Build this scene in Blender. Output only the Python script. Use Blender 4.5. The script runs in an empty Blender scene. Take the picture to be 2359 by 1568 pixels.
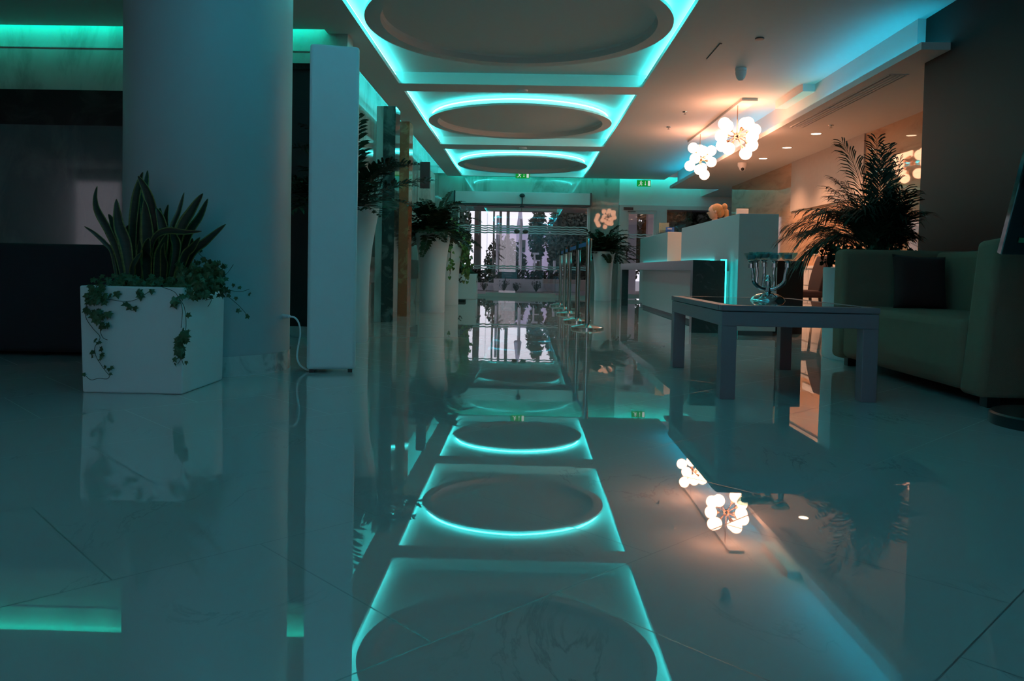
import bpy, bmesh, math, random
from mathutils import Vector, Matrix, Quaternion
R = random.Random(7)
SC = bpy.context.scene
COL = SC.collection
PI = math.pi
CH = 0.70                      # camera height
F, PIT, ROL, YAW, CYO = 1807.0, .0324, .0197, .0158, -107.9
H = 2.907                      # main ceiling

# ------------------------------------------------------------------ camera
cd = bpy.data.cameras.new('camera'); cam = bpy.data.objects.new('camera', cd); COL.objects.link(cam)
cd.sensor_fit = 'HORIZONTAL'; cd.sensor_width = 36; cd.lens = 36 * F / 2359
cd.shift_y = CYO / 2359
cd.clip_start = .05; cd.clip_end = 400
cam.matrix_world = (Matrix.Translation((0, 0, CH)) @ Matrix.Rotation(YAW, 4, 'Z') @
                    Matrix.Rotation(PI / 2 - PIT, 4, 'X') @ Matrix.Rotation(ROL, 4, 'Z'))
SC.camera = cam
_RM = cam.matrix_world.to_3x3()
def ray(px, py):
    return _RM @ Vector(((px - 1179.5) / F, -(py - 784 - CYO) / F, -1))
def atY(px, py, y):
    d = ray(px, py); return Vector((0, 0, CH)) + d * (y / d.y)

# ------------------------------------------------------------------ materials
def nt(name):
    m = bpy.data.materials.new(name); m.use_nodes = True
    n = m.node_tree; n.nodes.clear()
    return m, n
def N(n, t, **kw):
    x = n.nodes.new('ShaderNode' + t)
    for k, v in kw.items():
        if k[0] == 'i' and k[1:].isdigit(): x.inputs[int(k[1:])].default_value = v
        elif k.startswith('in_'): x.inputs[k[3:].replace('_', ' ')].default_value = v
        else: setattr(x, k, v)
    return x
def c4(c): return (c[0], c[1], c[2], 1)
def mat(name, col, rough=.5, metal=0, var=.08, scale=14, bump=0, bscale=200, spec=.5, coat=0, col2=None):
    m, n = nt(name); L = n.links.new
    o = N(n, 'OutputMaterial'); b = N(n, 'BsdfPrincipled')
    tc = N(n, 'TexCoord'); no = N(n, 'TexNoise'); no.inputs['Scale'].default_value = scale; no.inputs['Detail'].default_value = 4
    L(tc.outputs['Object'], no.inputs['Vector'])
    mx = N(n, 'Mix', data_type='RGBA')
    a = [max(0, x * (1 - var)) for x in col]; d = col2 or [min(1, x * (1 + var)) for x in col]
    mx.inputs[6].default_value = c4(a); mx.inputs[7].default_value = c4(d)
    L(no.outputs['Fac'], mx.inputs[0]); L(mx.outputs[2], b.inputs['Base Color'])
    b.inputs['Roughness'].default_value = rough; b.inputs['Metallic'].default_value = metal
    b.inputs['Specular IOR Level'].default_value = spec; b.inputs['Coat Weight'].default_value = coat
    if bump:
        n2 = N(n, 'TexNoise'); n2.inputs['Scale'].default_value = bscale; L(tc.outputs['Object'], n2.inputs['Vector'])
        bp = N(n, 'Bump'); bp.inputs['Strength'].default_value = bump; bp.inputs['Distance'].default_value = .003
        L(n2.outputs['Fac'], bp.inputs['Height']); L(bp.outputs[0], b.inputs['Normal'])
    L(b.outputs[0], o.inputs[0])
    return m
def stone(name, base, vein, rough=.08, scale=2.2, stretch=(1, 1, 1), vmin=.5, vmax=.62, dist=1.6, spec=.5):
    m, n = nt(name); L = n.links.new
    o = N(n, 'OutputMaterial'); b = N(n, 'BsdfPrincipled'); tc = N(n, 'TexCoord'); mp = N(n, 'Mapping')
    mp.inputs['Scale'].default_value = stretch
    L(tc.outputs['Object'], mp.inputs['Vector'])
    a = N(n, 'TexNoise'); a.inputs['Scale'].default_value = scale; a.inputs['Detail'].default_value = 8
    a.inputs['Roughness'].default_value = .62; a.inputs['Distortion'].default_value = dist
    L(mp.outputs[0], a.inputs['Vector'])
    r = N(n, 'ValToRGB'); e = r.color_ramp.elements
    e[0].position = vmin; e[0].color = c4(base); e[1].position = vmax; e[1].color = c4(vein)
    x = r.color_ramp.elements.new(max(0, vmin - .22)); x.color = c4([min(1, k * 1.12) for k in base])
    L(a.outputs['Fac'], r.inputs[0]); L(r.outputs[0], b.inputs['Base Color'])
    b.inputs['Roughness'].default_value = rough; b.inputs['Specular IOR Level'].default_value = spec
    L(b.outputs[0], o.inputs[0])
    return m
def emit(name, col, s):
    m, n = nt(name); o = N(n, 'OutputMaterial'); e = N(n, 'Emission')
    e.inputs[0].default_value = c4(col); e.inputs[1].default_value = s
    n.links.new(e.outputs[0], o.inputs[0]); return m
def glass(name, tint=(.93, .95, .95), base=.11):
    m, n = nt(name); L = n.links.new
    o = N(n, 'OutputMaterial'); t = N(n, 'BsdfTransparent'); g = N(n, 'BsdfGlossy'); f = N(n, 'LayerWeight', i0=.5); pw = N(n, 'Math', operation='POWER', i1=5.0); ma = N(n, 'Math', operation='MULTIPLY_ADD', i1=.90, i2=base); x = N(n, 'MixShader')
    t.inputs[0].default_value = c4(tint); g.inputs['Roughness'].default_value = .0; L(f.outputs['Facing'], pw.inputs[0]); L(pw.outputs[0], ma.inputs[0])
    L(ma.outputs[0], x.inputs[0]); L(t.outputs[0], x.inputs[1]); L(g.outputs[0], x.inputs[2]); L(x.outputs[0], o.inputs[0])
    return m

def floor_mat():
    T = .69
    m, n = nt('polished_marble_tile'); L = n.links.new
    o = N(n, 'OutputMaterial'); b = N(n, 'BsdfPrincipled'); g = N(n, 'NewGeometry'); s = N(n, 'SeparateXYZ')
    L(g.outputs['Position'], s.inputs[0])
    def M(op, a, c=None, d=None):
        x = N(n, 'Math', operation=op)
        for i, v in enumerate((a, c, d)):
            if v is None: continue
            if isinstance(v, (int, float)): x.inputs[i].default_value = v
            else: L(v, x.inputs[i])
        return x.outputs[0]
    q = 1 / (math.sqrt(2) * T)
    u = M('MULTIPLY', M('ADD', s.outputs[0], s.outputs[1]), q)
    v = M('MULTIPLY', M('SUBTRACT', s.outputs[1], s.outputs[0]), q)
    v = M('SUBTRACT', v, 1.13 / T)
    row = M('FLOOR', v)
    par = M('MULTIPLY', M('FLOORED_MODULO', row, 2.0), .5)
    u = M('ADD', M('SUBTRACT', u, .905 / T), par)
    cl = M('FLOOR', u)
    fu, fv = M('FRACT', u), M('FRACT', v)
    w = .0019 / T
    edge = M('MINIMUM', M('MINIMUM', fu, M('SUBTRACT', 1.0, fu)), M('MINIMUM', fv, M('SUBTRACT', 1.0, fv)))
    joint = M('LESS_THAN', edge, w)
    cb = N(n, 'CombineXYZ'); L(row, cb.inputs[0]); L(cl, cb.inputs[1])
    wn = N(n, 'TexWhiteNoise', noise_dimensions='3D'); L(cb.outputs[0], wn.inputs['Vector'])
    # veins, shifted per tile
    vm = N(n, 'VectorMath', operation='SCALE'); L(wn.outputs['Color'], vm.inputs[0]); vm.inputs['Scale'].default_value = 9
    va = N(n, 'VectorMath', operation='ADD'); L(g.outputs['Position'], va.inputs[0]); L(vm.outputs[0], va.inputs[1])
    mp = N(n, 'Mapping'); mp.inputs['Rotation'].default_value = (0, 0, .9); mp.inputs['Scale'].default_value = (2.6, 1.1, 1)
    L(va.outputs[0], mp.inputs['Vector'])
    no = N(n, 'TexNoise'); no.inputs['Scale'].default_value = 1.15; no.inputs['Detail'].default_value = 7
    no.inputs['Distortion'].default_value = 1.9; no.inputs['Roughness'].default_value = .6
    L(mp.outputs[0], no.inputs['Vector'])
    ridge = M('ABSOLUTE', M('SUBTRACT', no.outputs['Fac'], .5))
    vein = N(n, 'MapRange'); vein.inputs['From Min'].default_value = 0; vein.inputs['From Max'].default_value = .018
    vein.inputs['To Min'].default_value = 1; vein.inputs['To Max'].default_value = 0
    L(ridge, vein.inputs['Value'])
    n3 = N(n, 'TexNoise'); n3.inputs['Scale'].default_value = 1.7; L(va.outputs[0], n3.inputs['Vector'])
    msk = N(n, 'MapRange'); msk.inputs['From Min'].default_value = .57; msk.inputs['From Max'].default_value = .74; L(n3.outputs['Fac'], msk.inputs['Value'])
    vf = M('MULTIPLY', M('MULTIPLY', vein.outputs[0], msk.outputs[0]), .8)
    mx = N(n, 'Mix', data_type='RGBA'); mx.inputs[6].default_value = (.57, .57, .56, 1); mx.inputs[7].default_value = (.30, .30, .30, 1)
    L(vf, mx.inputs[0])
    m2 = N(n, 'Mix', data_type='RGBA'); m2.inputs[7].default_value = (.15, .15, .15, 1); L(mx.outputs[2], m2.inputs[6]); L(joint, m2.inputs[0])
    L(m2.outputs[2], b.inputs['Base Color'])
    ro = M('ADD', M('MULTIPLY', joint, .3), .012)
    L(ro, b.inputs['Roughness'])
    b.inputs['IOR'].default_value = 2.2
    # each tile lies a hair off level, and its polish is slightly wavy
    sb = N(n, 'VectorMath', operation='SUBTRACT'); L(wn.outputs['Color'], sb.inputs[0]); sb.inputs[1].default_value = (.5, .5, .5)
    ml = N(n, 'VectorMath', operation='MULTIPLY'); L(sb.outputs[0], ml.inputs[0]); ml.inputs[1].default_value = (.0013, .0022, 0)
    ad = N(n, 'VectorMath', operation='ADD'); L(ml.outputs[0], ad.inputs[0]); ad.inputs[1].default_value = (0, 0, 1)
    nn = N(n, 'VectorMath', operation='NORMALIZE'); L(ad.outputs[0], nn.inputs[0])
    n4 = N(n, 'TexNoise'); n4.inputs['Scale'].default_value = 3.6; n4.inputs['Detail'].default_value = 2; L(va.outputs[0], n4.inputs['Vector'])
    bp = N(n, 'Bump'); bp.inputs['Strength'].default_value = 1; bp.inputs['Distance'].default_value = .00007
    L(n4.outputs['Fac'], bp.inputs['Height']); L(nn.outputs[0], bp.inputs['Normal'])
    L(bp.outputs[0], b.inputs['Normal'])
    L(b.outputs[0], o.inputs[0])
    return m

CY = (.045, .78, .80)
M_ = dict(
    floor=floor_mat(),
    ceil=mat('ceiling_paint', (.74, .72, .70), .75, var=.02),
    white=mat('white_wall_paint', (.78, .78, .79), .6, var=.02),
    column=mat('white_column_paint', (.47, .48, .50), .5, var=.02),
    marble=stone('grey_wall_marble', (.34, .325, .30), (.20, .19, .175), .025, 1.6, (1, 1, .45)),
    marble_light=stone('pale_wall_marble', (.62, .60, .56), (.42, .40, .37), .09, 1.4, (1, 1, .3)),
    traver=stone('polished_travertine', (.58, .36, .23), (.45, .26, .16), .03, 1.5, (1, .6, 2.5)),
    skirt=stone('veined_skirting_marble', (.62, .62, .61), (.28, .28, .28), .06, 3.0),
    dgreen=stone('dark_green_marble', (.035, .043, .040), (.14, .15, .14), .06, 3.5),
    rred=stone('red_brown_marble', (.42, .10, .045), (.55, .20, .10), .07, 4.0),
    dpanel=stone('dark_polished_stone', (.11, .125, .13), (.16, .17, .17), .05, 1.2, (1, 1, .5)),
    dband=stone('dark_brown_stone', (.018, .015, .014), (.04, .035, .032), .12, 2.0),
    dwall=mat('charcoal_wall_paint', (.022, .018, .017), .6, var=.05, spec=.25),
    ddoor=mat('dark_lacquer_door', (.022, .022, .022), .4),
    plastic=mat('white_glazed_plastic', (.90, .90, .92), .38, var=.02),
    planter=mat('white_planter_resin', (.80, .79, .80), .42, var=.02),
    soil=mat('potting_soil', (.025, .018, .012), .95, bump=.6, bscale=60),
    steel=mat('brushed_steel', (.62, .60, .58), .16, 1, var=.03),
    chrome=mat('mirror_chrome', (.78, .78, .78), .04, 1, var=.01),
    copper=mat('bronze_chandelier_metal', (.55, .36, .27), .22, 1, var=.04),
    black=mat('black_plastic', (.012, .012, .013), .35),
    rubber=mat('black_rubber', (.014, .014, .014), .8),
    purple=mat('dark_purple_fabric', (.024, .013, .018), .9, bump=.5, bscale=420),
    sofa=mat('olive_woven_fabric', (.24, .105, .065), .92, bump=.6, bscale=380),
    cushion=mat('dark_plum_cushion_cloth', (.055, .007, .006), .95, bump=.5, bscale=400),
    tgrey=mat('grey_lacquer', (.30, .17, .19), .45, var=.03),
    tglass=mat('smoked_table_glass', (.055, .06, .062), .03, spec=.6),
    counter=mat('glossy_white_laminate', (.58, .60, .59), .30, var=.02),
    cpanel=mat('white_satin_laminate', (.58, .56, .53), .3, var=.02),
    dmarble=stone('dark_emperador_marble', (.040, .036, .036), (.11, .10, .10), .28, 5.0, (1, 1, 1), .56, .70, 2.2),
    ddesk=mat('black_desk_panel', (.012, .012, .013), .4),
    frame=mat('white_aluminium', (.60, .58, .57), .35, var=.02),
    frost=mat('frosted_white_film', (.62, .62, .63), .8, var=.03),
    glass=glass('door_glass'),
    cupglass=glass('clear_cup_glass', (.72, .90, .90), base=.22),
    wax=mat('white_wax', (.72, .72, .76), .6),
    leaf=mat('dark_fern_leaf', (.014, .026, .009), .55, col2=(.028, .045, .014), scale=9),
    leafb=mat('palm_leaf', (.010, .018, .006), .6, col2=(.016, .028, .009), scale=9),
    ivy=mat('ivy_leaf', (.028, .062, .020), .45, col2=(.055, .10, .03), scale=30),
    pothos=mat('pothos_leaf', (.07, .14, .02), .4, col2=(.13, .20, .03), scale=18),
    stem=mat('plant_stem', (.05, .045, .02), .7),
    hair=mat('blond_hair', (.42, .24, .10), .55, var=.25, scale=60),
    skin=mat('skin', (.55, .34, .25), .5, var=.05),
    jacket=mat('dark_jacket_cloth', (.03, .03, .04), .9),
    blue=mat('bright_blue_cloth', (.10, .28, .75), .9),
    blueb=mat('blue_belt_webbing', (.03, .10, .32), .7),
    cardb=mat('blue_leaflet_card', (.02, .16, .55), .4),
    cardg=mat('green_leaflet_card', (.25, .38, .20), .4, col2=(.5, .5, .42), scale=40),
    acryl=glass('clear_acrylic', (.9, .93, .93)),
    paper=mat('white_paper', (.75, .74, .76), .7),
    dred=mat('dark_red_panel', (.06, .016, .018), .4),
    extwall=mat('outdoor_white_render', (.62, .60, .66), .8, var=.05),
    lav=mat('lavender_render', (.46, .41, .56), .85, var=.12, scale=.8),
    pave=mat('outdoor_paving', (.34, .31, .32), .7, var=.1),
    road=mat('outdoor_ground', (.22, .21, .22), .9, var=.15, scale=2),
    extsoff=mat('porch_soffit_paint', (.05, .052, .058), .7),
    bark=mat('palm_bark', (.055, .046, .042), .95, var=.3, scale=20, bump=.8, bscale=30),
    tree=mat('outdoor_tree_leaf', (.010, .016, .008), .7, col2=(.022, .030, .014), scale=3),
    teal=mat('teal_sign_board', (.02, .16, .17), .5),
    pole=mat('white_pole_paint', (.55, .53, .62), .5, var=.03),
    screen=mat('dark_glass_screen', (.006, .008, .010), .06, spec=.5),
    gstripe=mat('green_stripe', (.03, .16, .07), .5),
    exitg=emit('exit_sign_green', (.006, .30, .035), .85),
    exitw=emit('exit_sign_white', (.75, .90, .82), .75),
    globe=emit('warm_glass_globe', (1.0, .42, .235), 15.0),
    spot=emit('warm_downlight', (1.0, .66, .42), 9.0),
    led=emit('turquoise_led', CY, 34.0),
    ledg=emit('green_turquoise_led', (.0, .80, .58), 80.0),
    ledb=emit('blue_turquoise_led', (.003, .56, .86), 15.0),
    ledr=emit('blue_turquoise_cove_led', (.03, .62, .88), 40.0),
    ledl=emit('green_lounge_led', (.0, .80, .60), 22.0), lede=emit('turquoise_end_led', (.0, .80, .68), 20.0),
    ledt=emit('turquoise_ledge_led', (.0, .70, .60), 6.0),
    ledd=emit('desk_turquoise_led', (.02, .85, .86), 5.0),
)
def leaf_edge_mat():
    m, n = nt('snake_plant_leaf'); L = n.links.new
    o = N(n, 'OutputMaterial'); b = N(n, 'BsdfPrincipled'); at = N(n, 'Attribute', attribute_name='side')
    r = N(n, 'ValToRGB'); e = r.color_ramp.elements
    e[0].position = .74; e[0].color = (.016, .026, .016, 1); e[1].position = .82; e[1].color = (.20, .19, .045, 1)
    tc = N(n, 'TexCoord'); w = N(n, 'TexNoise'); w.inputs['Scale'].default_value = 30; mp = N(n, 'Mapping'); mp.inputs['Scale'].default_value = (.5, .5, 3)
    L(tc.outputs['Object'], mp.inputs[0]); L(mp.outputs[0], w.inputs['Vector'])
    mx = N(n, 'Mix', data_type='RGBA', blend_type='MULTIPLY'); mx.inputs[0].default_value = .6
    r2 = N(n, 'ValToRGB'); r2.color_ramp.elements[0].position = .42; r2.color_ramp.elements[1].position = .6
    r2.color_ramp.elements[0].color = (.45, .5, .45, 1)
    L(w.outputs['Fac'], r2.inputs[0]); L(at.outputs['Fac'], r.inputs[0]); L(r.outputs[0], mx.inputs[6]); L(r2.outputs[0], mx.inputs[7])
    L(mx.outputs[2], b.inputs['Base Color']); b.inputs['Roughness'].default_value = .45; L(b.outputs[0], o.inputs[0])
    return m
M_['snake'] = leaf_edge_mat()

# ------------------------------------------------------------------ mesh helpers
class MB:
    def __init__(s): s.v = []; s.f = []
    def add(s, vs, fs):
        k = len(s.v); s.v += [tuple(p) for p in vs]; s.f += [tuple(i + k for i in f) for f in fs]; return s
    def box(s, x0, x1, y0, y1, z0, z1):
        return s.add([(x0, y0, z0), (x1, y0, z0), (x1, y1, z0), (x0, y1, z0), (x0, y0, z1), (x1, y0, z1), (x1, y1, z1), (x0, y1, z1)],
                     [(0, 3, 2, 1), (4, 5, 6, 7), (0, 1, 5, 4), (1, 2, 6, 5), (2, 3, 7, 6), (3, 0, 4, 7)])
    def lathe(s, prof, c=(0, 0, 0), n=32, rx=1, ry=1, close=False):
        vs = []; fs = []; m = len(prof)
        for i in range(n):
            a = 2 * PI * i / n
            for r, z in prof: vs.append((c[0] + r * rx * math.cos(a), c[1] + r * ry * math.sin(a), c[2] + z))
        for i in range(n):
            j = (i + 1) % n
            for k in range(m - 1 + (1 if close else 0)):
                k2 = (k + 1) % m
                fs.append((i * m + k, j * m + k, j * m + k2, i * m + k2))
        return s.add(vs, fs)
    def sphere(s, c, r, n=20, m=12, sx=1, sy=1, sz=1):
        return s.lathe([(r * math.sin(PI * k / m) * 1, -r * sz * math.cos(PI * k / m)) for k in range(m + 1)], c, n, sx, sy)
    def tube(s, pts, rad, n=8, cap=True):
        pts = [Vector(p) for p in pts]; m = len(pts)
        if not hasattr(rad, '__len__'): rad = [rad] * m
        vs = []; up = None
        for i, p in enumerate(pts):
            t = (pts[min(i + 1, m - 1)] - pts[max(i - 1, 0)]).normalized()
            if up is None:
                up = Vector((0, 0, 1)) if abs(t.z) < .9 else Vector((1, 0, 0))
            a = t.cross(up)
            if a.length < 1e-5: a = t.orthogonal()
            a.normalize(); up = a.cross(t).normalized()
            for k in range(n):
                an = 2 * PI * k / n
                vs.append(p + (a * math.cos(an) + up * math.sin(an)) * rad[i])
        fs = [(i * n + k, i * n + (k + 1) % n, (i + 1) * n + (k + 1) % n, (i + 1) * n + k) for i in range(m - 1) for k in range(n)]
        if cap: fs += [tuple(reversed(range(n))), tuple((m - 1) * n + k for k in range(n))]
        return s.add(vs, fs)
    def prism(s, poly, z0, z1):
        n = len(poly)
        return s.add([(x, y, z0) for x, y in poly] + [(x, y, z1) for x, y in poly],
                     [tuple(reversed(range(n))), tuple(range(n, 2 * n))] + [(i, (i + 1) % n, n + (i + 1) % n, n + i) for i in range(n)])
    def xf(s, M): s.v = [tuple(M @ Vector(p)) for p in s.v]; return s
    def build(s, name, m, parent=None, smooth=False, bevel=0, seg=2, solid=0, wn=True):
        me = bpy.data.meshes.new(name); me.from_pydata(s.v, [], s.f); me.update()
        bm = bmesh.new(); bm.from_mesh(me)
        bmesh.ops.remove_doubles(bm, verts=bm.verts, dist=1e-6)
        bmesh.ops.recalc_face_normals(bm, faces=bm.faces); bm.to_mesh(me); bm.free()
        o = bpy.data.objects.new(name, me); COL.objects.link(o)
        me.materials.append(M_[m] if isinstance(m, str) else m)
        if parent is not None:
            o.parent = parent; o.matrix_parent_inverse = Matrix.Identity(4)
            if parent.type == 'EMPTY' and not parent.get('local'):
                o.matrix_parent_inverse = parent_world(parent).inverted()
        if smooth:
            for p in me.polygons: p.use_smooth = True
            if smooth == 'auto':
                me.set_sharp_from_angle(angle=math.radians(38))
        if bevel:
            b = o.modifiers.new('bevel', 'BEVEL'); b.width = bevel; b.segments = seg; b.limit_method = 'ANGLE'
        if solid:
            b = o.modifiers.new('solid', 'SOLIDIFY'); b.thickness = solid; b.offset = 0
        return o
def parent_world(p): return p.matrix_basis.copy()
def rb(x0, x1, y0, y1, z0, z1): return MB().box(x0, x1, y0, y1, z0, z1)
def tag(o, label=None, cat=None, group=None, kind=None):
    if label: o['label'] = label
    if cat: o['category'] = cat
    if group: o['group'] = group
    if kind: o['kind'] = kind
    return o
def thing(name, label, cat, loc=(0, 0, 0), group=None, rz=0, local=False):
    o = bpy.data.objects.new(name, None); COL.objects.link(o); o.location = loc; o.rotation_euler = (0, 0, rz)
    o.empty_display_size = .1
    if local: o['local'] = 1
    return tag(o, label, cat, group)
def struct(o, label=None): return tag(o, label, kind='structure')
def copy_tree(o, loc=None, rz=None, parent=None):
    c = o.copy(); COL.objects.link(c)
    if parent is not None: c.parent = parent
    if loc is not None: c.location = loc
    if rz is not None: c.rotation_euler = (0, 0, rz)
    for ch in list(o.children): copy_tree(ch, parent=c)
    return c
def catmull(P, n=8):
    P = [Vector(p) for p in P]; out = []
    for i in range(len(P) - 1):
        p0 = P[max(i - 1, 0)]; p1 = P[i]; p2 = P[i + 1]; p3 = P[min(i + 2, len(P) - 1)]
        for k in range(n):
            t = k / n
            out.append(.5 * ((2 * p1) + (p2 - p0) * t + (2 * p0 - 5 * p1 + 4 * p2 - p3) * t * t + (3 * p1 - p0 - 3 * p2 + p3) * t ** 3))
    out.append(P[-1]); return out

#PART2
# ================================================================== THE SETTING
YE = 19.25                      # end wall
CX0, CX1 = -1.57, 1.37          # cove openings
COVES = [(5.02, 9.54), (9.96, 14.18), (14.76, 18.93)]
REARC = [(.1, 4.55), (-3.9, -.4)]
struct(rb(-11, 6.2, -4, YE + .4, -.06, 0).build('floor', 'floor'))
# --- ceiling: slab with openings, raised cove ceilings, light gaps along the walls
SX0, SX1 = -1.93, 3.33
c = MB()
T = .05
def slab(x0, x1, y0, y1, z0=H, z1=H + T): c.box(x0, x1, y0, y1, z0, z1)
ALL = sorted(REARC + COVES)
ys = [-4] + [v for k in ALL for v in k] + [19.08]
slab(SX0, CX0, 7.42, 19.08); slab(CX1, SX1, -4, 19.08)
slab(-11, CX0, -4, 7.42)
for i in range(0, len(ys), 2): slab(CX0, CX1, ys[i], ys[i + 1])
slab(SX1, 3.9, -4, 6.86)
RZ = 3.045
for y0, y1 in ALL:
    c.box(CX0 - .12, CX1 + .12, y0, y1, RZ, RZ + .04)
    c.box(CX0 - .14, CX0 - .12, y0, y1, H + .03, RZ + .04); c.box(CX1 + .12, CX1 + .14, y0, y1, H + .03, RZ + .04)
    c.box(CX0 - .12, CX1 + .12, y0 - .03, y0, H + T, RZ + .04); c.box(CX0 - .12, CX1 + .12, y1, y1 + .03, H + T, RZ + .04)
c.box(-2.4, SX0 + .1, 7.3, YE + .2, 3.14, 3.2)          # lids over the wall gaps
c.box(-11, -1.7, 7.25, 7.75, 3.10, 3.16); c.box(-2.4, 6.2, 18.98, YE + .25, 3.10, 3.16)
c.box(3.3, 6.2, 6.8, 19.1, 3.05, 3.10)
c.box(-11, -1.85, 7.25, 7.27, H + T, 3.12); c.box(-1.86, -1.83, 7.75, 19.0, H + T, 3.16); c.box(-2.4, 6.2, 18.98, 19.0, H + T, 3.12); c.box(-1.74, -1.70, 7.25, 7.75, H + T, 3.12)
ceil = struct(c.build('ceiling', 'ceil'))
# led strips lying on top of the slab edges, out of sight behind the lip
def strip(m, *b):
    o = rb(*b).build('light_strip', m, ceil); return o
for y0, y1 in ALL:
    LM = 'led' if y0 > 5 else 'ledr'
    strip(LM, CX0 - .055, CX0 - .030, y0 + .02, y1 - .02, RZ - .045, RZ - .035)
    strip(LM, CX1 + .030, CX1 + .055, y0 + .02, y1 - .02, RZ - .045, RZ - .035)
strip('ledl', -11, -1.95, 7.394, 7.414, 3.0, 3.014)
strip('led', SX0 - .0 + .03, SX0 + .055, 7.9, 18.9, H + T, H + T + .012)
strip('lede', -1.9, 4.9, 19.055, 19.072, 3.0, 3.012)
# soffit over the reception with its light ledge
FX, LX, SZ = 3.33, 3.165, 2.53
s = MB()
s.box(FX, 4.6, 6.86, 17.45, SZ, H + .14); s.box(4.25, 6.2, 17.45, YE, SZ, H + .14); s.box(4.6, 6.2, 6.86, 17.45, SZ, H + .14)
s.box(LX, FX, 6.45, 17.45, SZ, SZ + .018); s.box(LX, LX + .02, 6.45, 17.45, SZ + .018, SZ + .06); s.box(LX + .02, 3.42, 6.45, 6.47, SZ + .018, SZ + .06); s.box(FX, 3.42, 6.45, 6.86, SZ, SZ + .018)
s.box(LX, 4.25, 17.451, 17.47, SZ, SZ + .06); s.box(3.19, FX + .02, 9.25, 10.25, H - .085, H + .02)
soff = struct(s.build('soffit', 'ceil'))
rb(FX - .05, FX - .02, 6.5, 9.0, SZ + .02, SZ + .032).build('light_strip', 'ledb', soff)
rb(FX - .05, FX - .02, 9.05, 10.6, SZ + .02, SZ + .032).build('light_strip', 'ledt', soff)
rb(FX - .05, FX - .02, 10.65, 17.3, SZ + .02, SZ + .032).build('light_strip', 'ledb', soff)
rb(3.4, 4.2, 17.50, 17.53, SZ + .02, SZ + .032).build('light_strip', 'ledb', soff)
# walls
w = MB(); w.box(3.40, 3.62, -4, 6.86, 0, H + .14); w.box(3.62, 6.2, 6.7, 6.86, 0, H)
struct(w.build('wall_right', 'dwall'))
w = MB(); w.box(4.38, 4.55, 6.86, 16.85, 0, SZ + .02)
struct(w.build('wall_reception', 'traver'))
w = MB(); w.box(4.355, 4.38, 10.28, 13.05, 1.72, SZ); struct(w.build('wall_reflection', mat('taupe_reflection_paint', (.44, .39, .36), .5)))  # taupe sheet painting in the pale reflection on the polished stone wall
struct(rb(6.0, 6.2, 6.86, YE, 0, SZ + .02).build('wall_side', 'traver'))
struct(rb(-2.35, -2.15, 7.8, YE, 0, 3.16).build('wall_left', 'marble'))
w = MB(); w.box(-11, -1.74, 7.55, 7.8, 0, 3.12)
wl = struct(w.build('wall_lounge', 'marble_light'))
rb(-11, -1.73, 7.542, 7.55, 2.735, 2.750).build('ledge', 'marble_light', wl)
struct(rb(-11, -2.60, 7.515, 7.55, 1.99, 2.325).build('trim_1', 'dband'))
struct(rb(-11, -2.60, 7.53, 7.55, .1, 1.99).build('trim_2', 'dpanel'))
d = struct(rb(-2.55, -1.80, 7.52, 7.56, .02, 2.55).build('door_1', 'ddoor'))
rb(-2.60, -1.76, 7.50, 7.55, 2.55, 2.61).build('head', 'dband', d); rb(-2.60, -2.55, 7.50, 7.55, 0, 2.55).build('jamb', 'dband', d)
rb(-1.80, -1.76, 7.50, 7.55, 0, 2.55).build('jamb', 'dband', d)
struct(rb(-2.60, -1.74, 7.49, 7.52, 0, .10).build('baseboard_lounge', 'skirt'))
struct(rb(-11.2, -11, -4, 7.8, 0, H + .1).build('wall_far_left', 'white'))
# back wall behind the camera: two windows let the dusk in
w = MB(); zs = [(0, .5), (2.62, H + .1)]
for z0, z1 in zs: w.box(-11, 3.62, -4.2, -4, z0, z1)
for x0, x1 in ((-9.9, -1.7), (-.5, 3.62)): w.box(x0, x1, -4.2, -4, .5, 2.62)
struct(w.build('wall_back', 'white'))
# wall beside and over the entrance
w = MB()
w.box(-2.35, -1.66, YE, YE + .2, 0, 3.12); w.box(1.56, 2.27, YE, YE + .2, 0, 3.12); w.box(-1.66, 1.56, YE, YE + .2, 2.30, 3.12)
struct(w.build('wall_end', 'marble'))
w = MB(); w.box(2.27, 6.2, YE, YE + .2, 2.29, 3.12); w.box(5.0, 6.2, YE, YE + .2, 0, 2.29)
struct(w.build('wall_end_right', 'white'))
# round column with a marble skirting
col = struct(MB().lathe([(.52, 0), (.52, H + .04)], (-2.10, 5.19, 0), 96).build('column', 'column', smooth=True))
MB().lathe([(.52, .0), (.528, .0), (.528, .125), (.52, .125)], (-2.10, 5.19, 0), 96).build('skirting', 'skirt', col, smooth='auto')
# pilasters on the left
def pil(x0, xm, x1, y, z, mA, mB, d=.34):
    o = struct(rb(xm, x1, y, y + d, 0, z).build('pilaster', mB))
    rb(x0, xm, y + .01, y + d, 0, z).build('reveal', mA, o)
pil(-1.86, -1.775, -1.625, 9.68, 2.66, 'marble_light', 'dgreen')
pil(-1.815, -1.765, -1.635, 10.9, 2.70, 'ddoor', 'rred')
struct(rb(-2.15, -1.95, 12.0, 13.2, 0, 2.70).build('pilaster', 'marble_light'))
struct(rb(-2.15, -1.90, 15.6, 16.3, 0, 2.60).build('pilaster', 'marble_light'))
o = rb(-1.80, -1.635, 13.25, 13.33, 2.02, 2.46).build('wall_sign', 'dred', bevel=.004)
tag(o, 'small dark red panel sign sticking out from the left wall above the ferns', 'sign')
# left wall low dark bands (lift surrounds)
struct(rb(-2.15, -2.13, 8.0, 9.6, .05, 2.15).build('door_2', 'steel'))
struct(rb(-2.15, -2.12, 7.8, YE, .46, .82).build('trim_3', 'dband'))

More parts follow.
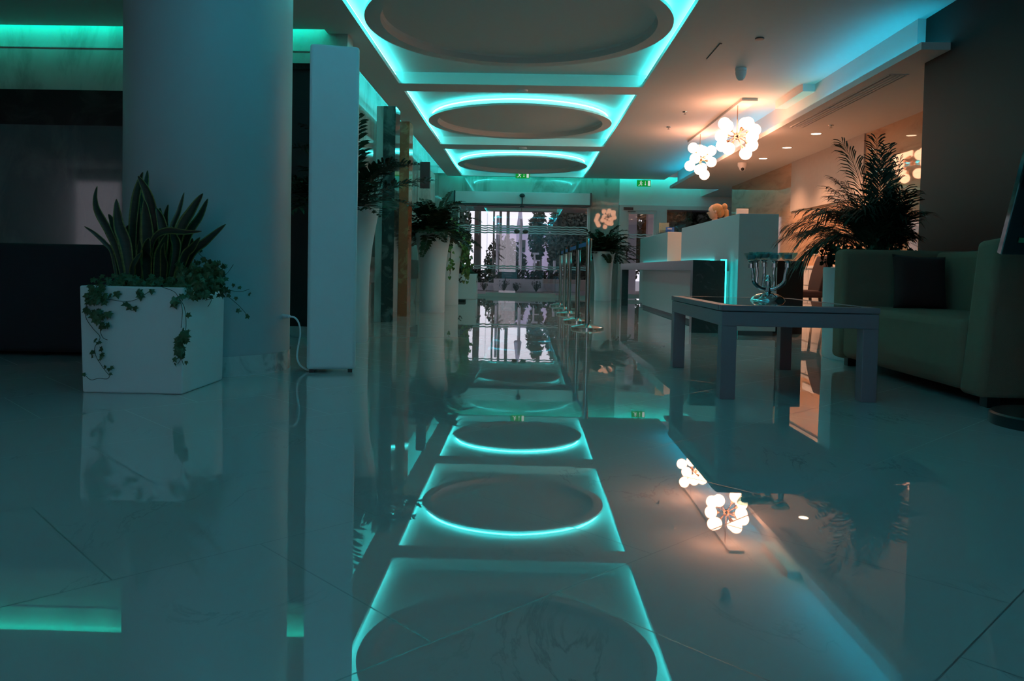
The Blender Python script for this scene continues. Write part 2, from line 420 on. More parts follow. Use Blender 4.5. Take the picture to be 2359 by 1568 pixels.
# --- entrance: sliding glass doors
def wavy(mb, x0, x1, y, z, h=.030, amp=.006, wl=.19, t=.003):
    n = max(4, int((x1 - x0) / .024)); vs = []; fs = []
    for i in range(n + 1):
        x = x0 + (x1 - x0) * i / n; dz = amp * math.sin(2 * PI * x / wl)
        vs += [(x, y, z + dz), (x, y, z + h + dz), (x, y - t, z + h + dz), (x, y - t, z + dz)]
    for i in range(n):
        for k in range(4):
            k2 = (k + 1) % 4; fs.append((i * 4 + k, i * 4 + k2, i * 4 + 4 + k2, i * 4 + 4 + k))
    mb.add(vs, fs)
def pane(par, x0, x1, y, z0, z1, bands=True, name='glass_pane'):
    g = rb(x0, x1, y, y + .012, z0, z1).build(name, 'glass', par)
    if bands:
        b = MB()
        for k in range(4):
            wavy(b, x0 + .01, x1 - .01, y, 1.545 + k * .056)
        for k in range(2): wavy(b, x0 + .01, x1 - .01, y, .675 + k * .056)
        b.build('frosted_band', 'frost', g)
    return g
GY = 19.2
d = struct(MB().box(-1.66, -1.63, GY - .02, GY + .08, 0, 2.22).box(1.50, 1.56, GY - .04, GY + .08, 0, 2.22).box(-1.66, 1.56, GY, GY + .10, 2.20, 2.30).build('door_3', 'frame'), 'glass sliding entrance doors with wavy frosted bands')
pane(d, -1.63, -.93, GY + .05, .06, 2.20); pane(d, .74, 1.50, GY + .05, .06, 2.20)
for x0, x1 in ((-.95, -.115), (-.105, .76)):
    p = pane(d, x0, x1, GY, .10, 2.10)
    rb(x0, x1, GY - .012, GY + .024, .0, .10).build('bottom_rail', 'frame', p); rb(x0, x1, GY - .012, GY + .024, 2.10, 2.17).build('top_rail', 'frame', p)
    xh = x1 - .10 if x1 < 0 else x0 + .10
    MB().sphere((xh, GY - .02, 1.60), .05, 14, 8, sx=1.4, sy=.5).build('handle_plate', mat('brown_handle_plate', (.10, .04, .025), .5), p, smooth=True)
rb(-1.63, -.93, GY + .03, GY + .08, 0, .06).build('bottom_rail', 'frame', d); rb(.74, 1.50, GY + .03, GY + .08, 0, .06).build('bottom_rail', 'frame', d)
t = thing('door_operator', 'long grey metal sliding door operator box above the entrance', 'door operator', (0, 19.0, 2.25))
rb(-1.72, 1.54, 18.98, YE - .005, 2.25, 2.54).build('housing', 'frame', t, bevel=.01)
rb(-1.75, -1.72, 18.97, YE - .005, 2.235, 2.55).build('end_cap', 'black', t); rb(1.54, 1.57, 18.97, YE - .005, 2.225, 2.55).build('end_cap', 'black', t)
rb(-1.72, 1.54, 19.0, YE - .06, 2.215, 2.25).build('track', 'black', t)
t = thing('motion_sensor', 'black dome motion sensor on the sliding door operator', 'sensor', (-.10, 18.96, 2.43))
MB().sphere((-.10, 18.93, 2.45), .068, 20, 12, sy=.7, sz=.72).build('dome', 'black', t, smooth=True)
MB().tube([(-.10, 18.94, 2.42), (-.10, 18.955, 2.20)], .012).build('stem', 'black', t)
rb(-.15, -.05, 18.92, 18.978, 2.17, 2.20).build('mount', 'black', t)
# hinged door and window to its right
d = struct(MB().box(2.27, 2.44, GY - .03, GY + .08, 0, 2.29).box(3.17, 3.40, GY - .03, GY + .08, 0, 2.29).box(2.44, 3.17, GY - .03, GY + .08, 2.16, 2.29).build('door_4', 'frame'))
lf = MB().box(2.44, 2.50, GY - .01, GY + .04, .02, 2.16).box(3.11, 3.17, GY - .01, GY + .04, .02, 2.16).box(2.5, 3.11, GY - .01, GY + .04, .02, .12).box(2.5, 3.11, GY - .01, GY + .04, 2.08, 2.16).build('leaf', 'frame', d)
pane(lf, 2.50, 3.11, GY + .01, .12, 2.08, False)
b = MB(); wavy(b, 2.51, 3.10, GY + .005, 1.50); wavy(b, 2.51, 3.10, GY + .005, 1.56); b.build('frosted_band', 'frost', lf)
MB().tube([(2.47, GY - .03, 1.15), (2.47, GY - .07, 1.15), (2.47, GY - .07, .98), (3.14, GY - .07, .97)], .018).build('push_bar', mat('dark_red_push_bar', (.09, .02, .022), .4), lf)
MB().box(2.37, 2.60, GY - .07, GY - .03, 2.17, 2.23).box(2.47, 2.66, GY - .06, GY - .045, 2.12, 2.135).build('door_closer', 'black', d)
d = struct(MB().box(3.40, 5.0, GY, GY + .06, 2.20, 2.29).box(3.40, 3.43, GY, GY + .06, 0, 2.2).box(4.95, 5.0, GY, GY + .06, 0, 2.2).box(3.43, 4.95, GY, GY + .06, 0, .06).build('window_1', 'frame'))
g = pane(d, 3.43, 4.95, GY + .02, .06, 2.20, False)
b = MB(); wavy(b, 3.44, 4.94, GY + .015, 1.50); wavy(b, 3.44, 4.94, GY + .015, 1.56); b.build('frosted_band', 'frost', g)
# ================================================================== CEILING FITTINGS
LBL = {0: 'largest round ceiling disc, cut off by the top of the photo', 1: 'middle round ceiling disc in its turquoise lit cove', 2: 'smallest round ceiling disc, hanging just before the entrance wall'}
disc0 = None
for y0, y1 in REARC:
    yc = (y0 + y1) / 2
    q_ = MB().lathe([(0, .055), (1.25, .055), (1.262, .045), (1.262, 0), (1.395, 0), (1.395, .035), (1.30, .035), (1.30, .13), (0, .13)], (-.10, yc, H), 96).build('ceiling_dish', 'ceil', ceil, smooth='auto')
    MB().lathe([(1.318, .092), (1.338, .092), (1.338, .102), (1.318, .102)], (-.10, yc, H), 96, close=True).build('light_ring', 'ledr', q_, smooth='auto')
for i, (y, x) in enumerate(((7.27, -.10), (12.09, -.12), (17.0, -.10))):
    if disc0 is None:
        disc0 = thing('ceiling_disc', LBL[0], 'ceiling disc', (0, 0, H), 'round ceiling discs', local=True)
        MB().lathe([(0, .08), (1.235, .08), (1.255, .06), (1.255, 0), (1.395, 0), (1.395, .03), (1.30, .035), (1.30, .14), (0, .14)], (0, 0, 0), 160).build('dish', 'ceil', disc0, smooth='auto')
        MB().lathe([(1.318, .092), (1.338, .092), (1.338, .102), (1.318, .102)], (0, 0, 0), 128, close=True).build('light_ring', 'led', disc0, smooth='auto')
        disc0.location = (x, y, H)
    else:
        k = copy_tree(disc0, (x, y, H)); k['label'] = LBL[i]
# exit signs
def exit_sign(loc, label):
    t = thing('exit_sign', label, 'exit sign', loc, 'green running man exit signs', local=True)
    MB().box(-.165, .165, -.02, .02, -.075, .075).build('sign_panel', 'exitg', t, bevel=.003)
    w = MB()
    def poly(pts, y=-.0225): 
        n = len(pts); w.add([(px * .001, y, pz * .001) for px, pz in pts] + [(px * .001, -.019, pz * .001) for px, pz in pts], [tuple(range(n)), tuple(range(n, 2 * n))] + [(i, (i + 1) % n, n + (i + 1) % n, n + i) for i in range(n)])
    poly([(95, -60), (150, -60), (150, 60), (95, 60)])
    poly([(28, 50), (38, 50), (38, -22), (52, -22), (33, -52), (14, -22), (28, -22)])
    poly([(-70 + 14 * math.cos(a * PI / 5), 46 + 14 * math.sin(a * PI / 5)) for a in range(10)])
    poly([(-100, 30), (-72, 26), (-48, 6), (-30, 10), (-32, 20), (-52, 16), (-64, 2), (-62, -18), (-40, -26), (-46, -56), (-58, -54), (-56, -32), (-82, -22), (-92, -48), (-135, -54), (-135, -44), (-102, -36), (-90, -8), (-84, 14), (-104, 18)][::1])
    w.build('pictogram', 'exitw', t)
    MB().box(-.01, .01, -.008, .008, .075, .10).build('hanger', 'frame', t)
    return t
exit_sign((-.10, 18.87, 2.93), 'green exit sign under the far ceiling disc, above the sliding doors')
exit_sign((2.82, 19.0, 2.80), 'green exit sign on the turquoise wall above the hinged door')
# downlights in the soffit
def downlight(loc, lab):
    t = thing('downlight', lab, 'downlight', loc, 'recessed downlights in the soffit', local=True)
    MB().lathe([(.062, .0), (.078, -.006), (.078, .004), (.062, .004)], (0, 0, 0), 28, close=True).build('trim_ring', 'frame', t, smooth=True)
    MB().lathe([(0, .004), (.061, .004), (.061, -.002), (0, -.002)], (0, 0, 0), 24).build('lens', 'spot', t)
downlight((3.763, 10.36, SZ), 'recessed downlight nearest the dark wall, above the palm')
downlight((3.776, 11.537, SZ), 'middle one of the three recessed downlights in the soffit')
downlight((3.771, 12.666, SZ), 'recessed downlight beside the white dome camera')
t = thing('security_camera', 'white dome security camera under the reception soffit', 'camera', (3.588, 13.2, SZ))
MB().lathe([(0, 0), (.075, 0), (.075, -.05), (.06, -.08), (0, -.08)], (3.588, 13.2, SZ), 24).build('mount', 'plastic', t, smooth='auto')
MB().sphere((3.588, 13.19, SZ - .085), .055).build('dome', 'plastic', t, smooth=True)
MB().sphere((3.580, 13.15, SZ - .11), .028, 12, 8).build('lens', 'black', t, smooth=True)
t = thing('smoke_detector', 'grey cone-shaped detector hanging from the ceiling over the hall', 'detector', (2.295, 8.606, H))
MB().lathe([(0, 0), (.062, 0), (.062, -.028), (0, -.028)], (2.295, 8.606, H), 28).build('base', 'plastic', t, smooth='auto')
MB().lathe([(.058, -.03), (.060, -.05), (.045, -.10), (.022, -.128), (0, -.133)], (2.295, 8.606, H), 28).build('head', 'plastic', t, smooth='auto')
o = MB().lathe([(0, 0), (.042, 0), (.042, -.012), (0, -.014)], (2.164, 7.49, H), 24).build('ceiling_plate', mat('grey_plate', (.2, .2, .2), .6), smooth='auto')
tag(o, 'flat round grey blanking plate on the ceiling before the cone detector', 'ceiling plate')
def sprinkler(x, y, lab, z=H):
    t = thing('ceiling_sprinkler', lab, 'sprinkler', (x, y, z), local=True)
    MB().lathe([(0, 0), (.035, 0), (.032, -.008), (0, -.008)], (0, 0, 0), 18).build('rosette', 'steel', t, smooth='auto')
    MB().lathe([(0, -.008), (.009, -.008), (.009, -.03), (.018, -.032), (.018, -.036), (0, -.036)], (0, 0, 0), 14).build('nozzle', 'steel', t, smooth='auto')
sprinkler(2.167, 10.95, 'small ceiling sprinkler before the bright light patch near the chandeliers')
sprinkler(2.152, 12.11, 'small ceiling sprinkler further back, left of the farther chandelier')
sprinkler(3.72, 9.75, 'small sprinkler under the soffit beside the long air vent', SZ)
for y, lab in ((9.80, 'pale dome detector on the ceiling beam behind the largest disc'), (14.45, 'pale dome detector on the ceiling beam behind the middle disc')):
    o = MB().lathe([(0, 0), (.075, 0), (.07, -.018), (.03, -.03), (0, -.032)], (-.08, y, H), 24).build('dome_detector', 'plastic', smooth='auto'); tag(o, lab, 'detector')
o = MB().box(1.835, 1.842, 7.68, 8.23, H - .006, H + .002).box(1.842, 1.86, 7.68, 7.69, H - .004, H + .002).build('ceiling_access_panel', mat('panel_gap', (.05, .05, .05), .9)); tag(o, 'thin slot edge of an access panel in the ceiling', 'access panel')
t = thing('air_vent', 'long slotted air vent in the reception soffit', 'air vent', (3.36, 8.6, SZ))
b = MB().box(3.27, 3.285, 7.25, 9.9, SZ - .008, SZ + .004).box(3.435, 3.45, 7.25, 9.9, SZ - .008, SZ + .004).box(3.27, 3.45, 7.235, 7.25, SZ - .008, SZ + .004).box(3.27, 3.45, 9.9, 9.915, SZ - .008, SZ + .004)
b.build('frame', 'ceil', t)
for k in range(3): rb(3.305 + k * .042, 3.327 + k * .042, 7.25, 9.9, SZ - .012, SZ + .004).build('slat', 'ceil', t)
rb(3.285, 3.435, 7.25, 9.9, SZ - .002, SZ + .002).build('backing', 'black', t)
# chandeliers
CHX = 2.715
o = rb(2.70, 2.90, 10.03, 13.35, H - .035, H + .01).build('ceiling_canopy', 'ceil', bevel=.004); tag(o, 'long narrow white ceiling canopy the chandeliers hang from', 'ceiling canopy')
def chandelier():
    t = thing('chandelier', '-', 'chandelier', (0, 0, 0), 'globe cluster chandeliers', local=True)
    rod = MB().tube([(0, 0, .40), (0, 0, 0)], .006).build('rod', 'copper', t)
    MB().sphere((0, 0, 0), .045, 20, 12).build('hub', 'copper', t, smooth=True)
    rr = random.Random(3)
    n = 19; ga = PI * (3 - math.sqrt(5))
    for i in range(n):
        z = .86 - 1.80 * (i + .5) / n; z = max(-.95, min(.80, z)); r = math.sqrt(1 - z * z); a = ga * i + .5
        d = Vector((r * math.cos(a), r * math.sin(a), z)).normalized()
        if abs(d.y) > .66: continue
        L = .235 + rr.uniform(-.03, .02)
        ar = MB().tube([d * .03, d * (L - .09)], .0065, 8); ar.tube([d * (L - .115), d * (L - .075)], [.012, .028], 10)
        g = MB().sphere(d * L, .080, 22, 14).build('globe', 'globe', t, smooth=True)
        ar.build('arm', 'copper', g)
    return t
t = chandelier(); t.location = (CHX + .01, 10.32, 2.475); t['label'] = 'nearer, larger-looking chandelier of glowing globes over the reception counter'
k = copy_tree(t, (CHX, 12.45, 2.465), .9); k['label'] = 'farther chandelier of glowing globes, lower left of its larger-looking twin'
# ================================================================== RECEPTION
def counter(y0, y1, lab):
    t = thing('reception_counter', lab, 'reception counter', (2.6, (y0 + y1) / 2, 0), 'tall white counter blocks')
    rb(2.377, 2.815, y0, y1, .05, 1.36).build('body', 'counter', t, bevel=.004)
    rb(2.40, 2.79, y0 + .02, y1 - .02, 0, .05).build('plinth', mat('grey_plinth', (.12, .12, .12), .4), t)
counter(8.80, 12.02, 'tall glossy white reception counter block nearest the coffee table')
counter(13.2, 16.3, 'farther white counter block with the leaflet holder on top')
t = thing('reception_desk', 'low dark marble waterfall desk along the counter, edged in turquoise light', 'reception desk', (2.15, 12.3, 0))
def slabm(y0, y1, z0, z1, x0=1.93, x1=2.30): return rb(x0, x1, y0, y1, z0, z1)
slabm(9.05, 15.85, .715, .835, 1.93, 2.298).build('top', 'dmarble', t)
slabm(9.05, 9.17, 0, .715).build('end_panel', 'dmarble', t); slabm(15.62, 15.85, 0, .715, 1.93, 2.06).build('end_panel', 'dmarble', t)
rb(2.27, 2.375, 9.17, 15.15, .05, .715).build('front_panel', 'cpanel', t)
rb(2.29, 2.375, 9.17, 15.15, 0, .05).build('plinth', mat('dark_plinth', (.05, .05, .05), .5), t)
MB().box(2.301, 2.317, 9.055, 9.075, .0, .850).build('light_strip', 'ledd', t)
MB().box(2.25, 2.313, 9.055, 9.075, .836, .850).box(2.35, 2.372, 9.9, 15.8, .837, .850).build('light_strip', 'ledd', t)
t = thing('staff_desk', 'black side desk behind the tall counter, beside the chair', 'desk', (3.0, 10, 0))
rb(2.83, 3.25, 9.2, 9.26, 0, .85).build('end_panel', 'ddesk', t); rb(2.83, 3.25, 9.26, 11.9, .80, .85).build('top', 'ddesk', t)
rb(2.83, 3.25, 11.84, 11.9, 0, .80).build('end_panel', 'ddesk', t); rb(2.83, 2.87, 9.26, 11.84, .1, .80).build('back_panel', 'ddesk', t)
# monitor seen from behind over the counter
t = thing('monitor', 'white-backed computer monitor peeking over the tall counter', 'monitor', (2.95, 10.6, .85))
rb(2.83, 2.99, 10.62, 10.66, 1.16, 1.56).build('screen_back', 'paper', t, bevel=.006)
rb(2.845, 2.975, 10.66, 10.662, 1.19, 1.54).build('screen', 'screen', t)
MB().tube([(2.91, 10.68, .86), (2.91, 10.66, 1.25)], .016)  .box(2.85, 2.97, 10.60, 10.76, .85, .865).build('stand', 'steel', t)
# leaflet holder
t = thing('leaflet_holder', 'clear stand of leaflets on the farther counter block', 'leaflet holder', (2.45, 14.3, 1.36))
MB().box(2.42, 2.62, 14.35, 14.36, 1.36, 1.585).box(2.42, 2.62, 14.20, 14.36, 1.36, 1.37).box(2.42, 2.62, 14.20, 14.21, 1.37, 1.44).build('stand', 'acryl', t)
o = rb(2.42, 2.60, 14.325, 14.335, 1.40, 1.575).build('leaflet', 'cardg', bevel=0); tag(o, 'tall green and white leaflet at the back of the clear stand', 'leaflet')
t = thing('leaflet', 'blue leaflet in front in the clear stand on the counter', 'leaflet', (2.56, 14.24, 1.37))
f = rb(2.53, 2.68, 14.235, 14.242, 1.372, 1.495).build('card', 'cardb', t); rb(2.56, 2.64, 14.233, 14.2345, 1.455, 1.478).build('print', 'paper', f)
# drawers, socket plate
t = thing('drawer_cabinet', 'white drawer cabinet against the orange lit stone wall', 'cabinet', (4.2, 11.4, 0))
rb(4.14, 4.375, 10.4, 12.6, 0, .78).build('body', 'white', t)
rb(4.12, 4.375, 10.37, 12.63, .78, .82).build('worktop', 'white', t, bevel=.004)
for k in range(2):
    for j, z in enumerate((.05, .30, .54)):
        rb(4.125, 4.14, 10.42 + k * 1.09, 11.48 + k * 1.09, z, z + .225).build('drawer', 'white', t, bevel=.003)
t = thing('socket_plate', 'white multi-gang socket plate on the orange lit stone wall', 'socket plate', (4.37, 12.0, 1.04))
p = rb(4.368, 4.38, 11.8, 12.28, .995, 1.085).build('plate', 'plastic', t, bevel=.003)
for k in range(3): rb(4.365, 4.369, 11.85 + k * .15, 11.95 + k * .15, 1.01, 1.07).build('socket', 'paper', t)
# chair by the desk
t = thing('office_chair', 'dark purple upholstered chair beside the black desk', 'chair', (3.85, 10.85, 0))
b = MB()
pr = [(3.60, .40), (4.02, .40), (4.04, .46), (3.60, .48)]
rb(3.60, 4.03, 10.62, 11.06, .38, .48).build('seat', 'purple', t, bevel=.03, seg=3)
b = MB()
for k in range(9):
    z = .42 + .53 * k / 8; x = 3.985 + .11 * (k / 8) ** 1.2; hw = .20 + .035 * math.sin(PI * min(1, k / 7)) - (.03 if k == 8 else 0)
    b.v += [(x - .03, 10.84 - hw, z), (x + .035, 10.84 - hw, z), (x + .035, 10.84 + hw, z), (x - .03, 10.84 + hw, z)]
for k in range(8):
    for j in range(4): j2 = (j + 1) % 4; b.f.append((k * 4 + j, k * 4 + j2, k * 4 + 4 + j2, k * 4 + 4 + j))
b.f += [(0, 1, 2, 3), (32, 33, 34, 35)]
b.build('backrest', 'purple', t, bevel=.018, seg=3)
for s in (-1, 1):
    for x, dx in ((3.64, -.03), (3.99, .04)):
        MB().tube([(x, 10.84 + s * .18, .39), (x + dx, 10.84 + s * .20, 0)], [.022, .013]).build('leg', 'black', t)
# ------------------------------------------------------------------ people
def skin_body(name, J, E_, m, par, sub=2):
    me = bpy.data.meshes.new(name); me.from_pydata([j[0] for j in J], E_, []); me.update()
    o = bpy.data.objects.new(name, me); COL.objects.link(o); me.materials.append(M_[m])
    if par is not None:
        o.parent = par
        if par.type == 'EMPTY': o.matrix_parent_inverse = parent_world(par).inverted()
    md = o.modifiers.new('skin', 'SKIN'); md.use_smooth_shade = True
    if not me.skin_vertices:
        bm = bmesh.new(); bm.from_mesh(me); bm.verts.layers.skin.verify(); bm.to_mesh(me); bm.free()
    for i, j in enumerate(J):
        sv = me.skin_vertices[0].data[i]; sv.radius = (j[1], j[2] if len(j) > 2 else j[1]); sv.use_root = (i == 0)
    s = o.modifiers.new('sub', 'SUBSURF'); s.levels = sub; s.render_levels = sub
    return o
def head(mb, c, fw):
    """a head with brow, nose, mouth, chin and ears; fw = facing direction"""
    fw = Vector(fw).normalized(); sd = fw.cross(Vector((0, 0, 1))); up = Vector((0, 0, 1)); c = Vector(c)
    n, m = 28, 22; vs = []; fs = []
    for k in range(m + 1):
        th = PI * k / m; z = math.cos(th); r = math.sin(th)
        for i in range(n):
            a = 2 * PI * i / n; x = math.cos(a) * r; y = math.sin(a) * r
            X = x * .096; Y = y * .074; Z = z * .118
            if z < 0: Y *= 1 + z * .30; X = X * (1 + z * .12) + .012 * -z
            ff = max(0, math.cos(a)) ** 14
            zz = Z / .118
            X += ff * r * (.026 * math.exp(-((zz + .17) / .12) ** 2) - .008 * math.exp(-((zz - .08) / .10) ** 2) + .010 * math.exp(-((zz + .48) / .08) ** 2) + .012 * math.exp(-((zz + .80) / .12) ** 2))
            vs.append(c + fw * X + sd * Y + up * Z)
    for k in range(m):
        for i in range(n): fs.append((k * n + i, k * n + (i + 1) % n, k * n + n + (i + 1) % n, k * n + n + i))
    mb.add(vs, fs)
    return fw, sd, up
def person(loc, face, lab, shirt, hairm='hair', bun=True, scale=1.0):
    t = thing('person', lab, 'person', loc)
    fw = Vector(face).normalized(); sd = fw.cross(Vector((0, 0, 1))); L = Vector(loc)
    P = lambda f, s, z: tuple(L + (fw * f + sd * s + Vector((0, 0, z))) * scale)
    q = scale
    J = [(P(0, 0, .92), .13 * q, .10 * q), (P(0, 0, 1.10), .12 * q, .09 * q), (P(0, 0, 1.30), .14 * q, .10 * q), (P(0, 0, 1.42), .09 * q, .075 * q), (P(.01, 0, 1.49), .052 * q), (P(.02, 0, 1.56), .055 * q)]
    E_ = [(0, 1), (1, 2), (2, 3), (3, 4), (4, 5)]
    def chain(a, pts):
        for p, r in pts: J.append((p, r * q)); E_.append((a, len(J) - 1)); a = len(J) - 1
        return a
    for s in (-1, 1):
        h = chain(2, [(P(0, s * .17, 1.38), .055), (P(.02, s * .22, 1.12), .043), (P(.20, s * .20, 1.03), .036), (P(.27, s * .185, 1.02), .026), (P(.31, s * .18, 1.01), .030)])
        for k in range(4): chain(h, [(P(.35, s * (.155 + .016 * k), 1.012), .0095), (P(.385 - .006 * abs(k - 1.5), s * (.153 + .018 * k), 1.0), .0085)])
        chain(h, [(P(.315, s * .145, 1.02), .010), (P(.345, s * .135, 1.015), .009)])
        chain(0, [(P(0, s * .09, .84), .085), (P(.02, s * .10, .50), .058), (P(0, s * .10, .10), .040), (P(.05, s * .11, .04), .038), (P(.15, s * .12, .03), .032)])
    b = skin_body('body', J, E_, 'skin', t)
    hm = MB(); head(hm, P(.03, 0, 1.645), fw)
    for s in (-1, 1): hm.sphere(P(.015, s * .076 , 1.645), .026 * q, 10, 8, sx=.8, sy=.8, sz=1.1)
    hd = hm.build('head', 'skin', b, smooth=True)
    for s in (-1, 1): MB().sphere(P(.112, s * .032, 1.655), .011 * q, 10, 8).build('eye', 'black', hd, smooth=True)
    hr = MB()
    hr.sphere(P(-.010, 0, 1.685), .101 * q, 24, 16, sx=1.0, sy=.9, sz=.92)
    hr.sphere(P(-.055, 0, 1.64), .075 * q, 20, 12, sz=1.1)
    if bun: hr.sphere(P(-.125, 0, 1.725), .045 * q, 18, 12, sz=1.25); hr.tube([P(-.10, 0, 1.70), P(-.15, .0, 1.66), P(-.155, 0, 1.58), P(-.13, 0, 1.50)], [.03 * q, .04 * q, .035 * q, .01 * q], 12)
    hr.build('hair', hairm, hd, smooth=True)
    # clothes: slightly larger shells over trunk, arms and legs
    J2 = [(P(0, 0, .90), .150 * q, .118 * q), (P(0, 0, 1.10), .134 * q, .104 * q), (P(0, 0, 1.30), .154 * q, .114 * q), (P(0, 0, 1.43), .085 * q, .075 * q)]
    E2 = [(0, 1), (1, 2), (2, 3)]
    for s in (-1, 1):
        a = 2
        for p, r in [(P(0, s * .17, 1.38), .068), (P(.02, s * .22, 1.12), .056), (P(.17, s * .203, 1.04), .046)]:
            J2.append((p, r * q)); E2.append((a, len(J2) - 1)); a = len(J2) - 1
    skin_body('shirt', J2, E2, shirt, t)
    J3 = [(P(0, 0, .90), .142 * q, .112 * q)]; E3 = []
    for s in (-1, 1):
        a = 0
        for p, r in [(P(0, s * .09, .82), .098), (P(.02, s * .10, .50), .072), (P(0, s * .10, .09), .058)]:
            J3.append((p, r * q)); E3.append((a, len(J3) - 1)); a = len(J3) - 1
    skin_body('trousers', J3, E3, 'jacket', t)
    return t
person((2.99, 12.42, 0), (-1, .15, 0), 'blond person with a high hair bun in profile behind the reception counter', 'jacket')
# ================================================================== QUEUE POSTS
SP = [(.752, 9.30), (.712, 10.50), (.694, 12.18), (.688, 13.45), (.678, 14.84)]
LB = ['nearest of five steel queue barrier posts, beside the reception desk', 'second nearest steel queue barrier post', 'middle post in the row of five steel barrier posts', 'second farthest steel queue barrier post in the row', 'farthest steel queue barrier post, closest to the entrance doors']
for i, (x, y) in enumerate(SP):
    t = thing('queue_post', LB[i], 'barrier post', (x, y, 0), 'steel queue barrier posts')
    MB().lathe([(0, .0), (.195, 0), (.195, .022), (.185, .030), (.06, .058), (.034, .064), (0, .064)], (x, y, 0), 48).build('base', 'steel', t, smooth='auto')
    MB().lathe([(0, .06), (.031, .06), (.031, .96), (0, .96)], (x, y, 0), 28).build('pole', 'steel', t, smooth='auto')
    MB().lathe([(0, .96), (.036, .96), (.036, 1.06), (.033, 1.07), (0, 1.072)], (x, y, 0), 28).build('belt_head', 'black' if i else 'steel', t, smooth='auto')
    if i < 4:
        x2, y2 = SP[i + 1]
        MB().add([(x + .002, y + .046, .985), (x2 + .002, y2 - .046, .985), (x2 + .002, y2 - .046, 1.035), (x + .002, y + .046, 1.035),
                  (x - .002, y + .046, .985), (x2 - .002, y2 - .046, .985), (x2 - .002, y2 - .046, 1.035), (x - .002, y + .046, 1.035)],
                 [(0, 1, 2, 3), (7, 6, 5, 4), (0, 4, 5, 1), (1, 5, 6, 2), (2, 6, 7, 3), (3, 7, 4, 0)]).build('belt', 'blueb', t)
# ================================================================== COFFEE TABLE + CANDELABRA
t = thing('coffee_table', 'grey square-legged coffee table with a dark glass top', 'coffee table', (1.53, 5.06, 0))
X0, X1, Y0, Y1 = 1.09, 1.95, 4.33, 5.80
for x in (X0, X1 - .085):
    for y in (Y0, Y1 - .085): rb(x, x + .085, y, y + .085, 0, .405).build('leg', 'tgrey', t, bevel=.004)
rb(X0, X1, Y0, Y1, .405, .485).build('apron', 'tgrey', t, bevel=.004)
fr = MB().box(X0 - .004, X1 + .004, Y0 - .004, Y0 + .07, .489, .52).box(X0 - .004, X1 + .004, Y1 - .07, Y1 + .004, .489, .52).box(X0 - .004, X0 + .07, Y0 + .07, Y1 - .07, .489, .52).box(X1 - .07, X1 + .004, Y0 + .07, Y1 - .07, .489, .52).build('top_frame', 'tgrey', t, bevel=.003)
rb(X0 + .07, X1 - .07, Y0 + .07, Y1 - .07, .495, .521).build('glass_top', 'tglass', t)
cx, cy, cz = 1.605, 5.20, .521
t = thing('candelabra', 'chrome five-armed candelabra with clear glass cups on the coffee table', 'candelabra', (cx, cy, cz))
MB().lathe([(0, 0), (.112, 0), (.110, .006), (.098, .022), (.072, .038), (.045, .046), (.024, .050), (0, .050)], (cx, cy, cz), 48).build('base', 'chrome', t, smooth='auto')
MB().lathe([(.022, .046), (.020, .055), (.026, .060), (.026, .085), (.021, .09), (.021, .125), (.016, .13), (.014, .145), (.017, .15), (.012, .158), (.008, .168), (0, .17)], (cx, cy, cz), 24).build('stem', 'chrome', t, smooth='auto')
heads = []
for k, (a, rr, hh) in enumerate(((188, .118, .262), (150, .080, .270), (108, .050, .272), (35, .062, .268), (-38, .128, .268))):
    an = math.radians(a); dx, dy = math.cos(an), math.sin(an)
    P = catmull([(cx + dx * r * 1.0, cy + dy * r, cz + z) for r, z in ((.022, .075), (.055, .082), (rr * .66 + .02, .12), (rr * .9, .18), (rr, hh - .03))], 7)
    a_ = MB().tube(P, [.0145 - .004 * i / len(P) for i in range(len(P))], 14).build('arm', 'chrome', t, smooth='auto')
    hx, hy, hz = cx + dx * rr, cy + dy * rr, cz + hh
    MB().lathe([(0, -.050), (.019, -.050), (.019, -.022), (.012, -.018), (.022, -.010), (.024, -.004), (0, -.004)], (hx, hy, hz), 24).build('collar', 'chrome', a_, smooth='auto')
    MB().lathe([(r_ * (1.18 if k == 4 else 1.02), z_) for r_, z_ in [(0, -.004), (.026, .0), (.036, .014), (.046, .032), (.050, .046), (.047, .046), (.042, .032), (.032, .018), (.022, .006), (0, .004)]], (hx, hy, hz), 32).build('cup', 'cupglass', a_, smooth='auto')
    heads.append((hx, hy, hz))
CL = ['tealight in the leftmost glass cup of the candelabra', 'tealight in the second cup from the left of the candelabra', 'tealight in the rear middle cup of the candelabra', 'tealight in the second cup from the right of the candelabra', 'tealight in the rightmost, largest-looking cup of the candelabra']
for k, (hx, hy, hz) in enumerate(heads):
    t = thing('tealight', CL[k], 'candle', (hx, hy, hz + .006), 'tealights in the candelabra')
    MB().lathe([(0, .008), (.024, .008), (.024, .034), (.022, .034), (.022, .031), (0, .031)], (hx, hy, hz), 24).build('cup', 'wax', t, smooth='auto')
    MB().tube([(hx, hy, hz + .030), (hx + .001, hy, hz + .044)], .0012, 6).build('wick', 'black', t)
# ================================================================== SOFA
t = thing('sofa', 'olive green boxy sofa against the dark wall', 'sofa', (2.9, 5.2, 0))
fx, sy0, sy1, sx1 = 2.42, 4.18, 6.20, 3.36
def rbox(name, x0, x1, y0, y1, z0, z1, bv=.04, m='sofa', par=t): return rb(x0, x1, y0, y1, z0, z1).build(name, m, par, bevel=bv, seg=4, smooth='auto')
rbox('seat', fx + .01, sx1 - .2, sy0 + .2, sy1 - .18, .07, .465, .05)
rbox('backrest', sx1 - .24, sx1, sy0 + .05, sy1 - .05, .07, .885, .05)
